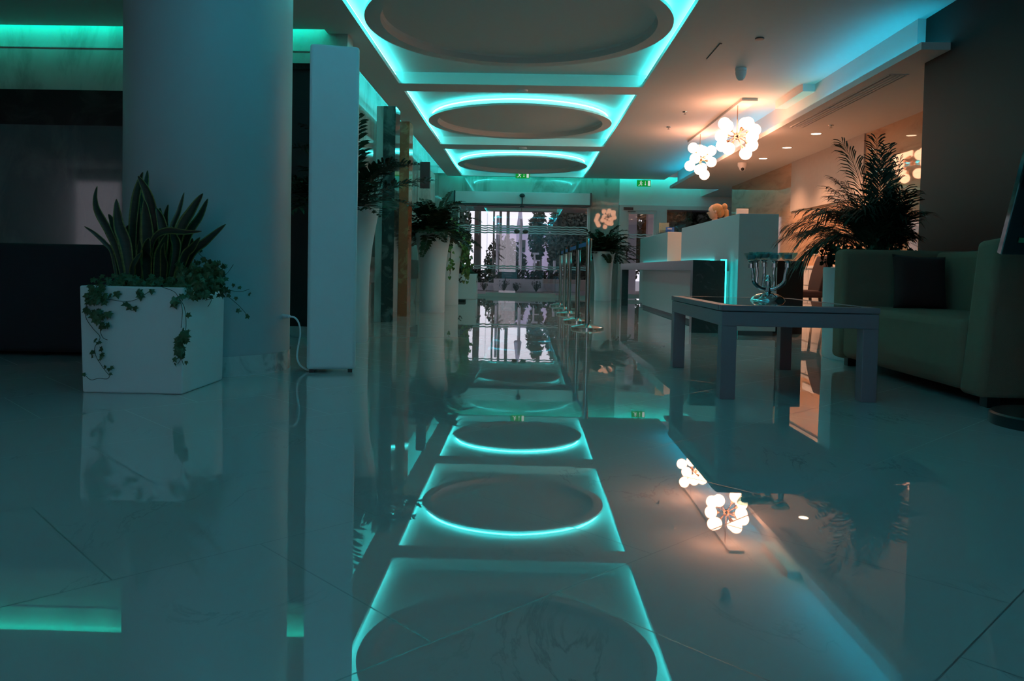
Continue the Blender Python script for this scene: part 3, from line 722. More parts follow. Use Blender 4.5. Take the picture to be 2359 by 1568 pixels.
# near arm leans back a little at its top front edge
b = MB().add([(fx, sy0, .06), (sx1, sy0, .06), (sx1, sy0 + .21, .06), (fx, sy0 + .21, .06), (fx + .075, sy0, .915), (sx1, sy0, .915), (sx1, sy0 + .21, .90), (fx + .075, sy0 + .21, .90)],
             [(0, 3, 2, 1), (4, 5, 6, 7), (0, 1, 5, 4), (1, 2, 6, 5), (2, 3, 7, 6), (3, 0, 4, 7)])
b.build('armrest', 'sofa', t, bevel=.035, seg=4, smooth='auto')
b = MB().box(fx, sx1, sy1 - .19, sy1, .06, .895); b.build('armrest', 'sofa', t, bevel=.04, seg=4, smooth='auto')
for x in (fx + .08, sx1 - .14):
    for y in (sy0 + .06, sy1 - .14): rb(x, x + .07, y, y + .07, 0, .065).build('foot', 'black', t)
# scatter cushion
def cushion(c, w, th, rot, m, name, lab):
    n = 14; vs = []; fs = []
    for s in (1, -1):
        for i in range(n + 1):
            for j in range(n + 1):
                u = -1 + 2 * i / n; v = -1 + 2 * j / n
                pin = 1 - .06 * (1 - abs(u)) ** .8 * (abs(v) ** 4) ; pin2 = 1 - .06 * (1 - abs(v)) ** .8 * (abs(u) ** 4)
                h = (max(0, (1 - u ** 4) * (1 - v ** 4))) ** .55
                vs.append((u * w / 2 * pin2, s * th / 2 * h, v * w / 2 * pin))
    q = (n + 1) ** 2
    for s in (0, 1):
        for i in range(n):
            for j in range(n):
                a = s * q + i * (n + 1) + j; fs.append((a, a + 1, a + n + 2, a + n + 1))
    o = MB().add(vs, fs).xf(Matrix.Translation(c) @ rot).build(name, m, smooth=True); tag(o, lab, 'cushion'); return o
cushion((2.895, 5.80, .655), .40, .13, Matrix.Rotation(-.18, 4, 'X') @ Matrix.Rotation(.05, 4, 'Z') @ Matrix.Rotation(.03, 4, 'Y'), 'cushion', 'cushion', 'dark plum square cushion leaning on the olive sofa')
# ================================================================== INFO STAND at the right edge
t = thing('display_stand', 'black leaning screen stand with a round base beside the sofa arm', 'display stand', (2.53, 3.72, 0))
MB().lathe([(0, 0), (.265, 0), (.265, .05), (.255, .058), (0, .06)], (2.52, 3.74, 0), 56).build('base', 'black', t, smooth='auto')
MB().tube([(2.52, 3.80, .05), (2.52, 3.80, .9), (2.52, 3.60, 1.1)], .03, 16).build('post', 'black', t, smooth='auto')
MR = Matrix.Translation((2.155, 3.585, .805)) @ Matrix.Rotation(math.radians(20), 4, 'X')
p = MB().box(0, .72, 0, .035, 0, .98).xf(MR).build('panel', 'screen', t, bevel=.004)
MB().box(.06, .66, -.004, .001, .13, .92).xf(MR).build('back_cover', 'ddoor', p)
MB().box(.055, .66, -.008, -.001, .060, .082).xf(MR).build('stripe', 'gstripe', p)
MB().box(-.006, .0, .004, .031, 0, .98).xf(MR).build('edge_trim', 'chrome', p)
# ================================================================== LEFT SIDE THINGS
t = thing('armchair', 'dark purple boxy armchair at the left edge behind the cube planter', 'armchair', (-3.6, 5.9, 0))
def ab(nm, *a, bv=.05): return rb(*a).build(nm, 'purple', t, bevel=bv, seg=4, smooth='auto')
ab('backrest', -4.45, -2.78, 5.55, 5.78, .03, .81); ab('seat', -4.30, -2.95, 5.74, 6.45, .05, .44)
ab('armrest', -4.45, -4.24, 5.70, 6.5, .04, .66); ab('armrest', -2.99, -2.78, 5.70, 6.5, .04, .66)
for x in (-4.36, -2.92):
    for y in (5.62, 6.36): rb(x, x + .06, y, y + .06, 0, .05).build('leg', 'black', t)
# tall white box stand
t = thing('pedestal', 'tall white box stand on black feet beside the round column', 'display stand', (-1.235, 5.06, 0))
bw = MB().box(-.16, .15, 0, .16, .02, 2.105)
Rz = Matrix.Translation((-1.237, 5.045, 0)) @ Matrix.Rotation(math.radians(13.2), 4, 'Z')
b = bw.xf(Rz).build('body', 'plastic', t, bevel=.022, seg=4, smooth='auto')
for x in (-.13, .115):
    for y in (.012, .12): MB().box(x - .014, x + .014, y, y + .028, 0, .022).xf(Rz).build('foot', 'black', t)
t = thing('power_cable', 'white cable plugged into the column and curling down to the box stand', 'cable', (-1.55, 5.1, .3))
pc = [(-1.60, 5.13, .355), (-1.535, 5.08, .357), (-1.485, 5.06, .35), (-1.455, 5.05, .31), (-1.448, 5.05, .24), (-1.462, 5.05, .15), (-1.465, 5.05, .09), (-1.445, 5.06, .04), (-1.40, 5.09, .008), (-1.36, 5.13, .008)]
MB().tube(catmull(pc, 8), .0062, 10).build('cord', 'plastic', t, smooth='auto')
MB().tube([(-1.592, 5.13, .355), (-1.525, 5.075, .357)], [.017, .011], 12).build('plug', 'plastic', t, smooth='auto')
# cube planter
t = thing('planter', 'white cube planter standing before the round column', 'planter', (-2.055, 4.34, 0))
x0, x1, y0, y1 = -2.335, -1.785, 4.075, 4.645
b = MB().add([(x0 + .012, y0 + .01, .0), (x1 - .006, y0 + .01, 0), (x1 - .006, y1 - .01, 0), (x0 + .012, y1 - .01, 0),
              (x0, y0, .565), (x1, y0, .565), (x1, y1, .565), (x0, y1, .565),
              (x0 + .03, y0 + .03, .565), (x1 - .03, y0 + .03, .565), (x1 - .03, y1 - .03, .565), (x0 + .03, y1 - .03, .565),
              (x0 + .03, y0 + .03, .50), (x1 - .03, y0 + .03, .50), (x1 - .03, y1 - .03, .50), (x0 + .03, y1 - .03, .50)],
             [(0, 3, 2, 1), (0, 1, 5, 4), (1, 2, 6, 5), (2, 3, 7, 6), (3, 0, 4, 7), (4, 5, 9, 8), (5, 6, 10, 9), (6, 7, 11, 10), (7, 4, 8, 11),
              (8, 9, 13, 12), (9, 10, 14, 13), (10, 11, 15, 14), (11, 8, 12, 15), (12, 13, 14, 15)])
b.build('body', 'planter', t, bevel=.010, seg=3)
rb(x0 + .03, x1 - .03, y0 + .03, y1 - .03, .48, .535).build('soil', 'soil', t)
# tall tapering planters
def tall(x, y, lab, h=1.225, s=1.0):
    t = thing('tall_planter', lab, 'planter', (x, y, 0), 'tall flared white planters')
    pr = [(0, 0), (.190, 0), (.196, .02), (.193, .25), (.196, .5), (.205, .7), (.222, .88), (.248, 1.04), (.276, h - .02), (.281, h), (.255, h), (.250, h - .03), (0, h - .05)]
    MB().lathe([(r * s, z) for r, z in pr], (x, y, 0), 56).build('body', 'planter', t, smooth='auto')
    MB().lathe([(0, h - .04), (.245 * s, h - .045), (0, h - .06)], (x, y, 0), 32).build('soil', 'soil', t)
tall(-1.635, 7.22, 'tall flared white planter half hidden behind the white box stand')
tall(-1.42, 12.05, 'tall flared white planter with a fern, in front of its twin')
tall(-1.43, 14.65, 'tall flared white planter with trailing leaves, behind the fern planter')
tall(1.80, 18.05, 'tall flared white planter between the sliding doors and the hinged door', 1.12, 1.0)
t = thing('planter', 'low white box planter inside by the left door pane', 'planter', (-1.34, 17.5, 0))
rb(-1.66, -1.06, 17.2, 17.75, 0, .56).build('body', 'planter', t, bevel=.01); rb(-1.62, -1.10, 17.24, 17.71, .55, .565).build('soil', 'soil', t)
o = rb(-1.40, -1.19, 15.7, 16.0, 0, .045).build('floor_mat', 'rubber', bevel=.004); tag(o, 'small black rubber mat on the floor behind the trailing-leaf planter', 'mat')
t = thing('planter', 'big round white planter behind the sofa holding the palm', 'planter', (2.90, 6.61, 0))
MB().lathe([(0, 0), (.36, 0), (.37, .015), (.38, .74), (.375, .76), (.345, .76), (.34, .72), (0, .70)], (2.90, 6.61, 0), 64).build('body', 'planter', t, smooth='auto')
MB().lathe([(0, .735), (.338, .73), (0, .69)], (2.90, 6.61, 0), 40).build('soil', 'soil', t)
# ================================================================== PLANTS
def blade(pts, w, nrm, name, par, seg=7, tipp=.75):
    P = catmull(pts, seg); n = len(P); vs = []; fs = []; sd = []
    for i, p in enumerate(P):
        t = i / (n - 1); tg = (P[min(i + 1, n - 1)] - P[max(i - 1, 0)]).normalized()
        s = tg.cross(nrm).normalized(); nn = s.cross(tg)
        if t < .45: ww = w * (.42 + .58 * math.sin(PI / 2 * t / .45))
        else: ww = w * max(.02, math.cos(PI / 2 * (t - .45) / .55)) ** tipp
        for k in (-1, -.8, -.45, 0, .45, .8, 1):
            vs.append(p + s * (k * ww / 2) + nn * (abs(k) ** 2 * ww * .16)); sd.append(abs(k))
    for i in range(n - 1):
        for k in range(6): fs.append((i * 7 + k, i * 7 + k + 1, i * 7 + k + 8, i * 7 + k + 7))
    me = bpy.data.meshes.new(name); me.from_pydata([tuple(v) for v in vs], [], fs); me.update()
    at = me.attributes.new('side', 'FLOAT', 'POINT')
    for i, v in enumerate(sd): at.data[i].value = v
    for p in me.polygons: p.use_smooth = True
    o = bpy.data.objects.new(name, me); COL.objects.link(o); me.materials.append(M_['snake'])
    o.parent = par; o.matrix_parent_inverse = parent_world(par).inverted()
    md = o.modifiers.new('solid', 'SOLIDIFY'); md.thickness = .003; md.offset = 0
    return o
t = thing('snake_plant', 'snake plant with yellow-edged sword leaves in the white cube planter', 'plant', (-2.06, 4.36, .535))
def zp(u, v, y): return atY(160 + u * .1913, 380 + v * .1913, y)
SN = [ # base, via..., tip, width px, depth
 ([(600, 1350), (520, 1080), (430, 940), (300, 820), (180, 738)], 52, 4.30),
 ([(690, 1400), (590, 1080), (480, 800), (350, 560), (318, 400), (334, 255)], 105, 4.25),
 ([(760, 1400), (690, 1000), (600, 720), (565, 410)], 150, 4.30),
 ([(800, 1400), (770, 900), (800, 480), (840, 250), (885, 85)], 135, 4.40),
 ([(870, 1400), (900, 700), (895, 420), (925, 230), (940, 65)], 95, 4.48),
 ([(900, 1400), (950, 1000), (940, 700), (905, 420)], 175, 4.28),
 ([(1000, 1400), (1050, 850), (1000, 520), (930, 310), (826, 130)], 160, 4.36),
 ([(1060, 1400), (1140, 950), (1110, 680), (1045, 515)], 130, 4.33),
 ([(1130, 1400), (1160, 900), (1165, 640), (1190, 475)], 95, 4.45),
 ([(1150, 1400), (1220, 850), (1320, 560), (1380, 330)], 70, 4.40),
 ([(1180, 1400), (1330, 850), (1480, 560), (1608, 342)], 165, 4.34),
 ([(1220, 1400), (1430, 880), (1580, 620), (1668, 404)], 125, 4.42),
 ([(1300, 1380), (1460, 1100), (1650, 920), (1882, 712)], 120, 4.32),
 ([(1260, 1400), (1380, 1130), (1480, 1000), (1572, 872)], 105, 4.26),
 ([(960, 1400), (975, 1080), (1040, 870), (1180, 795), (1400, 810), (1590, 798)], 92, 4.18),
 ([(740, 1450), (770, 1250), (820, 1140), (870, 1060)], 105, 4.15),
 ([(1180, 1400), (1290, 1040), (1260, 860), (1230, 740)], 110, 4.28),
 ([(1050, 1400), (1080, 1150), (1130, 980), (1180, 830)], 130, 4.22),
 ([(850, 1400), (800, 1000), (740, 800), (690, 735)], 120, 4.46),
 ([(640, 1400), (560, 1000), (520, 700), (470, 592)], 80, 4.48),
 ([(1000, 1400), (1080, 900), (1085, 650), (1092, 515)], 90, 4.5),
 ([(900, 1400), (820, 900), (835, 560), (830, 330)], 120, 4.46),
 ([(950, 1420), (930, 1150), (940, 1000), (960, 880)], 140, 4.18),
 ([(1380, 1400), (1440, 1150), (1470, 980), (1480, 880)], 90, 4.46),
 ([(820, 1420), (850, 1200), (860, 1050), (850, 900)], 130, 4.24),
 ([(700, 1420), (690, 1200), (660, 1020), (640, 900)], 110, 4.42),
 ([(1120, 1420), (1150, 1200), (1140, 1040), (1150, 940)], 120, 4.16)]
for pts, wpx, y in SN:
    n = len(pts)
    P = []
    for i, (u, v) in enumerate(pts):
        yy = 4.36 + (y - 4.36) * (i / (n - 1)) * 1.0
        p = zp(u, v, yy)
        if i == 0: p.z = .50; p.x = max(-2.28, min(-1.84, p.x))
        P.append(p)
    nr = Vector((R.uniform(-.35, .35), -1, .25))
    blade(P, wpx * .1913 * 4.3 / F, nr, 'leaf', t)
# ivy --------------------------------------------------------------
def ivy_leaf(mb, c, size, nrm, rot):
    pr = [(0, -.42), (.22, -.50), (.52, -.38), (.40, -.10), (.72, .16), (.30, .22), (.0, .78), (-.30, .22), (-.72, .16), (-.40, -.10), (-.52, -.38), (-.22, -.50)]
    nrm = Vector(nrm).normalized(); a = nrm.orthogonal().normalized(); b = nrm.cross(a)
    up = Vector((0, 0, -1)); pj = (up - nrm * up.dot(nrm))
    if pj.length > .1: b = pj.normalized(); a = b.cross(nrm)
    ca, sa = math.cos(rot), math.sin(rot)
    a, b = a * ca + b * sa, b * ca - a * sa
    vs = [Vector(c) + nrm * size * .10] + [Vector(c) + (a * x + b * y) * size - nrm * size * .10 * abs(x) for x, y in pr]
    mb.add(vs, [(0, i + 1, (i + 1) % 12 + 1) for i in range(12)])
t = thing('ivy', 'green ivy trailing over the rim of the white cube planter', 'ivy', (-2.06, 4.3, .54))
def zi(u, v, y): return atY(160 + u * .2041, 600 + v * .2041, y)
st = MB(); lv = MB()
def strand(pts, y0, y1, leaves=0, sz=.03, spread=.02):
    n = len(pts); P = catmull([zi(u, v, y0 + (y1 - y0) * i / (n - 1)) for i, (u, v) in enumerate(pts)], 6)
    st.tube(P, .0016, 5)
    for k in range(leaves):
        p = R.choice(P); q = p + Vector((R.gauss(0, spread), R.gauss(-.008, .006), R.gauss(0, spread)))
        ivy_leaf(lv, q, sz * R.uniform(.6, 1.15), (R.gauss(0, .45), -1, R.gauss(.25, .35)), R.uniform(-1.2, 1.2))
def clump(lst, y, sz, n, sp):
    for u, v in lst:
        for _ in range(n):
            p = zi(u + R.gauss(0, sp), v + R.gauss(0, sp), y + R.gauss(0, .008))
            ivy_leaf(lv, p, sz * R.uniform(.65, 1.15), (R.gauss(0, .45), -1, R.gauss(.25, .35)), R.uniform(-1.4, 1.4))
strand([(330, 270), (230, 380), (190, 500), (185, 640), (260, 760), (340, 850), (330, 910), (285, 980), (300, 1080), (360, 1180), (410, 1250), (450, 1300), (420, 1335), (330, 1328), (240, 1345), (165, 1280)], 4.06, 4.05)
strand([(350, 700), (350, 800), (380, 870), (430, 895)], 4.05, 4.05)
strand([(300, 290), (380, 420), (500, 445), (600, 460), (700, 455), (790, 420), (900, 350)], 4.065, 4.055)
strand([(1050, 300), (1180, 350), (1240, 430), (1300, 540), (1315, 760), (1260, 850), (1240, 1000), (1260, 1100), (1220, 1170)], 4.065, 4.05)
strand([(1240, 430), (1275, 560), (1260, 760)], 4.05, 4.05); strand([(1260, 1100), (1290, 1180)], 4.05, 4.05)
clump([(250, 330), (300, 380), (330, 430), (230, 400), (400, 440), (280, 470), (330, 320)], 4.05, .030, 7, 32)
clump([(180, 580), (250, 620), (320, 580), (330, 640), (420, 610), (290, 660), (380, 730)], 4.05, .034, 4, 22)
clump([(270, 900), (320, 915)], 4.045, .018, 2, 12)
clump([(340, 1000), (360, 1050), (385, 1070)], 4.045, .034, 1, 10)
clump([(400, 1190), (440, 1230), (490, 1220), (460, 1270), (270, 1035), (270, 1085), (350, 1120), (160, 1275)], 4.045, .024, 1, 8)
clump([(540, 385), (790, 350), (810, 400), (770, 380), (920, 345), (690, 520), (740, 550), (620, 485)], 4.05, .038, 1, 10)
clump([(1190, 455), (1220, 490), (1350, 610), (1320, 790)], 4.05, .040, 1, 10)
clump([(1280, 830), (1250, 890), (1280, 900), (1230, 950), (1260, 1000), (1210, 1010), (1260, 1060)], 4.05, .030, 6, 22)
clump([(1190, 1100), (1190, 1160), (1320, 1155), (1260, 1090)], 4.045, .026, 1, 6)
# spray to the right over the side of the planter
for pts in ([(1300, 330), (1500, 300), (1700, 345), (1870, 470), (1960, 560), (2020, 635)], [(1350, 310), (1600, 290), (1900, 350), (2030, 320)], [(1350, 340), (1450, 300), (1620, 200), (1760, 160), (1850, 45)],
            [(1400, 380), (1450, 460), (1560, 440), (1610, 420)], [(1450, 300), (1600, 430), (1530, 560)], [(1380, 380), (1410, 520), (1465, 570)], [(1500, 120), (1560, 20), (1480, -60), (1440, -110)]):
    strand(pts, 4.28, 4.42)
for _ in range(260):
    u = R.gauss(1520, 120); v = 190 + (u - 1500) * .12 + R.gauss(0, 85)
    if u > 1800 or v < -20: continue
    ivy_leaf(lv, zi(u, v, R.uniform(4.2, 4.45)), .034 * R.uniform(.6, 1.2), (R.gauss(0, .5), -1, R.gauss(.2, .4)), R.uniform(-1.5, 1.5))
for _ in range(200):
    u = R.uniform(1230, 1560); v = R.uniform(180, 440) - abs(u - 1400) * .2
    ivy_leaf(lv, zi(u, v, R.uniform(4.06, 4.4)), .030 * R.uniform(.6, 1.2), (R.gauss(0, .5), -1, R.gauss(.2, .4)), R.uniform(-1.5, 1.5))
for _ in range(260):                                  # low cover over the soil
    p = Vector((R.uniform(-2.30, -1.80), R.uniform(4.09, 4.6), .56 + abs(R.gauss(0, .035))))
    ivy_leaf(lv, p, .030 * R.uniform(.6, 1.2), (R.gauss(0, .5), -.8, R.uniform(.1, 1)), R.uniform(-2, 2))
clump([(1760, 70), (1740, 130), (1850, 280), (1930, 305), (1800, 355), (1875, 425), (1690, 385), (1910, 560), (2035, 380), (1345, 530), (1410, 540), (1600, 420), (2005, 635), (1480, -110)], 4.38, .026, 1, 5)
st.build('stem', 'stem', t); lv.build('leaves', 'ivy', t)
# generic fronds ---------------------------------------------------
def frond(lf, stm, base, az, el, L, droop, n, ll, lw, ang=.9, twist=0, vee=.35, start=.18, sag=.0, tip=.25):
    d = Vector((math.cos(az) * math.cos(el), math.sin(az) * math.cos(el), math.sin(el)))
    P = []; p = Vector(base); k = 16; h = Vector((math.cos(az), math.sin(az), 0))
    for i in range(k + 1):
        P.append(p.copy()); d2 = (d + Vector((0, 0, -droop * (i / k) ** 1.3))).normalized(); p = p + d2 * L / k
    stm.tube(P, [.006 * (1 - .8 * i / k) * max(.5, L) for i in range(k + 1)], 5, False)
    side = h.cross(Vector((0, 0, 1)))
    for i in range(n):
        t = start + (1 - start) * i / (n - 1); f = t * k; a = int(min(k - 1, f)); q = P[a].lerp(P[a + 1], f - a)
        tg = (P[a + 1] - P[a]).normalized(); up = side.cross(tg).normalized()
        if up.z < 0: up = -up
        env = max(0.0, math.sin(PI * min(1, (.12 + t * .88) ** .8))) ** .6 * max(0.0, 1 - t) ** .15 + tip * t
        for s in (-1, 1):
            l = ll * env * R.uniform(.85, 1.1)
            a2 = ang * R.uniform(.75, 1.2); v = (tg * math.cos(a2) + side * s * math.sin(a2) + up * vee * R.uniform(.3, 1.6)).normalized()
            wd = v.cross(up).normalized() * lw * .5
            m1 = q + v * l * .45 + Vector((0, 0, -sag * l * .15)); m2 = q + v * l * .8 + Vector((0, 0, -sag * l * .5)); e = q + v * l + Vector((0, 0, -sag * l * .9))
            lf.add([q, m1 + wd, m1 - wd, m2 + wd * .7, m2 - wd * .7, e], [(0, 1, 2), (1, 3, 4, 2), (3, 5, 4)])
def fern(name, c, lab, n, L, ll, lw, seed, m='leaf', el=(.25, 1.2), droop=1.2, nl=26, azs=None, bl=0, cat='plant', ang=1.15, sag=.3, xmin=-99, ymax=99):
    global R
    R = random.Random(seed)
    t = thing(name, lab, cat, c)
    lf = MB(); sm = MB()
    for i in range(n):
        az = R.uniform(0, 2 * PI) if azs is None else R.uniform(*azs)
        LL = L * R.uniform(.65, 1.1)
        if math.cos(az) < -.05: LL = min(LL, (c[0] - xmin - ll * .5) / -math.cos(az) * .9)
        if math.sin(az) > .05: LL = min(LL, (ymax - c[1] - ll * .5) / math.sin(az) * .9)
        if LL < .12: continue
        frond(lf, sm, Vector(c) + Vector((R.uniform(-.06, .06), R.uniform(-.06, .06), -.02)), az, R.uniform(*el), LL, R.uniform(.6, 1) * droop, nl, ll, lw, ang=ang, sag=sag)
    lf.build('fronds', m, t); sm.build('stalks', 'stem', t)
    return t
# fern-like palm in the planter behind the white box stand
fern('fern', (-1.635, 7.22, 1.20), 'tall feathery palm fern beside the white box stand', 60, .86, .24, .026, 11, el=(.2, 1.40), droop=1.1, nl=22, ang=.95, ymax=7.36)
fern('fern', (-1.42, 12.05, 1.19), 'dense dark fern in the tall planter next to the red stone pilaster', 90, .80, .13, .042, 12, el=(.0, 1.35), droop=1.25, nl=24, xmin=-2.1)
fern('fern', (1.80, 18.05, 1.09), 'dense dark fern in the tall planter right of the sliding doors', 80, .85, .13, .048, 13, el=(.0, 1.2), droop=1.2, nl=22)
fern('fern', (-1.36, 17.45, .56), 'hanging dark fern in the low white box planter by the door pane', 36, .45, .08, .03, 15, el=(.0, 1.2), droop=1.9, nl=18)
# pothos trailing from the rear tall planter
R = random.Random(21)
t = thing('pothos', 'trailing heart-leaf pothos hanging from the rear tall planter', 'plant', (-1.43, 14.65, 1.2))
st = MB(); lv = MB()
def heart(mb, c, s, nrm, rot):
    pr = [(0, -.25), (.25, -.42), (.5, -.25), (.46, .1), (.25, .42), (0, .8), (-.25, .42), (-.46, .1), (-.5, -.25), (-.25, -.42)]
    nrm = Vector(nrm).normalized(); b = Vector((0, 0, -1)); b = (b - nrm * b.dot(nrm)).normalized(); a = b.cross(nrm)
    ca, sa = math.cos(rot), math.sin(rot); a, b = a * ca + b * sa, b * ca - a * sa
    mb.add([Vector(c) - nrm * s * .08] + [Vector(c) + (a * x + b * y) * s + nrm * s * .08 * abs(x) for x, y in pr], [(0, i + 1, (i + 1) % 10 + 1) for i in range(10)])
for k in range(26):
    az = R.uniform(-1.9, 1.2); r = .24; Ld = R.uniform(.25, .80)
    bx, by = -1.43, 14.65
    P = [Vector((bx + .12 * math.cos(az), by + .12 * math.sin(az), 1.2)), Vector((bx + r * math.cos(az), by + r * math.sin(az), 1.30)), Vector((bx + (r + .10) * math.cos(az), by + (r + .10) * math.sin(az), 1.22)),
         Vector((bx + (r + .13) * math.cos(az), by + (r + .13) * math.sin(az), 1.2 - Ld * .5)), Vector((bx + (r + .11) * math.cos(az) + R.uniform(-.05, .05), by + (r + .11) * math.sin(az), 1.2 - Ld))]
    P = catmull(P, 5); st.tube(P, .004, 5)
    for _ in range(14):
        p = R.choice(P); heart(lv, p + Vector((R.gauss(0, .03), R.gauss(-.01, .03), R.gauss(0, .03))), R.uniform(.05, .085), (R.gauss(0, .5), -1, R.gauss(.3, .3)), R.uniform(-.8, .8))
for _ in range(120):
    heart(lv, (-1.43 + R.gauss(0, .17), 14.65 + R.gauss(0, .15), 1.22 + abs(R.gauss(0, .12))), R.uniform(.06, .09), (R.gauss(0, .5), -1, R.gauss(.6, .3)), R.uniform(-.8, .8))
st.build('stems', 'stem', t); lv.build('leaves', 'pothos', t)
# the palm behind the sofa
R = random.Random(5)
t = thing('palm', 'big feathery palm behind the sofa against the orange lit wall', 'palm', (2.93, 6.55, .76))
lf = MB(); sm = MB()
for i in range(64):
    az = R.uniform(0, 2 * PI); el = R.uniform(.82, 1.44); L = R.uniform(.62, 1.0)
    b = Vector((2.93 + R.gauss(0, .05), 6.55 + R.gauss(0, .05), .78))
    if math.cos(az) > .3: L *= .66 
    if math.cos(az) < -.5: el -= .12
    if math.cos(az) < -.1: L = min(L, .70 / -math.cos(az))
    if math.cos(az) > .1: L = min(L, (3.12 - b.x) / math.cos(az) / max(.35, math.cos(el) * 1.25))
    if math.sin(az) < -.15: L *= .70; el = max(el, 1.22)
    frond(lf, sm, b, az, el, L, R.uniform(.75, 1.4) * (1.45 - el * .55), 21, .27, .013, ang=.55, sag=.6, vee=.12, start=.3, tip=.55)
for az, el, L, dr in ((3.14, .72, .70, 1.4), (3.3, .85, .80, 1.8), (3.0, .95, .78, 1.5), (2.8, 1.1, .85, 1.4), (1.5, 1.45, 1.05, .3), (1.0, 1.4, 1.0, .4), (5.2, 1.15, .55, .9), (4.2, 1.4, .85, .4), (3.5, 1.3, 1.05, .7), (.1, 1.42, .85, .25)):
    frond(lf, sm, (2.93, 6.55, .80), az, el, L, dr, 26, .29, .013, ang=.55, sag=.6, vee=.12, start=.35, tip=.5)
for k in range(24):                                    # cane stems in the middle
    a = R.uniform(0, 2 * PI); r = R.uniform(.0, .07)
    sm.tube([(2.93 + r * math.cos(a), 6.55 + r * math.sin(a), .76), (2.93 + 1.6 * r * math.cos(a), 6.55 + 1.6 * r * math.sin(a), R.uniform(1.1, 1.35))], [.013, .007], 6)
lf.build('fronds', 'leafb', t); sm.build('stalks', 'leafb', t)
t = thing('shrub', 'low small-leaved green shrub around the foot of the palm', 'plant', (2.9, 6.5, .76))
lv = MB(); st = MB()
for k in range(46):
    b = Vector((R.uniform(2.5, 3.2), R.uniform(6.33, 6.7), .765)); d = Vector((R.gauss((b.x - 2.87) * .9, .25), R.gauss(-.1, .3), 1)).normalized(); Lk = R.uniform(.14, .30)
    P = [b + d * Lk * i / 6 + Vector((0, 0, -.06 * (i / 6) ** 2)) for i in range(7)]; st.tube(P, .003, 4)
    for _ in range(13):
        p = R.choice(P[1:]); heart(lv, p + Vector((R.gauss(0, .025), R.gauss(0, .02), R.gauss(0, .022))), R.uniform(.024, .042), (R.gauss(0, .6), -1, R.gauss(.5, .5)), R.uniform(-2, 2))
lv.build('leaves', 'leaf', t); st.build('stems', 'stem', t)
# ================================================================== OUTSIDE
struct(rb(-14, 14, YE + .45, 27.5, -.06, -.01).build('ground_terrace', 'pave'))
struct(rb(-70, 70, 27.5, 130, -1.15, -1.05).build('ground', 'road'))
struct(MB().box(-6, 7, YE + .2, 28.5, 2.74, 2.95).build('porch_roof', 'extsoff'))
def out(o, lab, cat, group=None): tag(o, lab, cat, group); return o
out(rb(-1.7, -.9, 24.5, 25.2, 0, .22).build('low_wall', 'extwall'), 'short low white wall outside, left part behind the glass', 'low wall', 'low white walls outside')
out(rb(-.95, .55, 24.0, 24.3, 0, .37).build('low_wall', 'extwall'), 'long low white wall outside behind the sliding doors', 'low wall', 'low white walls outside')
out(rb(.55, 1.6, 24.3, 24.6, 0, .24).build('low_wall', 'extwall'), 'lower white wall outside near the barrier posts', 'low wall', 'low white walls outside')
out(rb(.55, 2.2, 26.0, 26.3, -.01, .36).build('low_wall', mat('sandy_wall', (.42, .36, .32), .8)), 'sandy beige wall strip outside beyond the white walls', 'low wall', 'low white walls outside')
# buildings beyond the road
t = thing('building', 'pale lavender building beyond the trees', 'building', (0, 60, -1.05))
rb(-2.2, 2.8, 58, 66, -1.05, 3.6).build('wall', 'lav', t); rb(-2.3, 2.9, 57.9, 66, 3.6, 3.8).build('parapet', 'lav', t)
for k in range(4):
    for j in range(2): rb(-1.6 + k * 1.1, -1.1 + k * 1.1, 57.96, 58.02, .2 + j * 1.7, 1.1 + j * 1.7).build('window', 'ddoor', t)
def tree(x, y, z0, h, r, n, lab, trunk=.12, sz=.12, crown=.55):
    n = int(n * 3.2); sz = min(sz, .12)
    t = thing('tree', lab, 'tree', (x, y, z0), 'trees outside')
    MB().tube([(x, y, z0), (x + .05, y, z0 + h * .5), (x, y, z0 + h * .85)], [trunk, trunk * .8, trunk * .4], 8).build('trunk', 'bark', t)
    lf = MB()
    for _ in range(n):
        a = R.uniform(0, 2 * PI); u = R.uniform(-1, 1); rr = R.random() ** .4
        q = math.sqrt(1 - u * u)
        p = Vector((x + r * rr * q * math.cos(a), y + r * rr * q * math.sin(a), z0 + h * (1 - crown / 2) + h * crown / 2 * rr * u))
        nr = Vector((R.gauss(0, .8), R.gauss(-1, .7), R.gauss(.3, .8))).normalized(); aa = nr.cross(Vector((R.gauss(0, 1), R.gauss(0, 1), R.gauss(0, 1)))).normalized(); bb = nr.cross(aa); s = sz * R.uniform(.5, 1.1)
        lf.add([p + aa * s, p + bb * s * .5, p - aa * s, p - bb * s * .5], [(0, 1, 2, 3)])
    lf.build('crown', 'tree', t)
tree(-3.35, 31, -1.05, 5.6, 1.2, 2200, 'dark leafy tree at the left outside the entrance', crown=.8)
tree(2.2, 34.5, -1.05, 5.2, 1.3, 2600, 'dense dark tree outside behind the barrier posts', crown=.85)
tree(3.6, 31, -1.05, 5.6, 1.2, 2200, 'dark tree outside the right sliding door pane', crown=.85)
tree(5.7, 28.2, -1.05, 5.4, 1.6, 3000, 'dark tree outside the hinged door', crown=.9)
tree(8.0, 31, -1.05, 5.6, 1.9, 3400, 'dark tree filling the window behind the reception', crown=.92)
tree(-.9, 36, -1.05, 3.2, 1.0, 500, 'low dark tree outside between the palm trunks', crown=.8)
tree(.55, 36, -1.05, 4.6, .45, 300, 'slim young tree outside right of the closed parasol', trunk=.07, crown=.55, sz=.2)
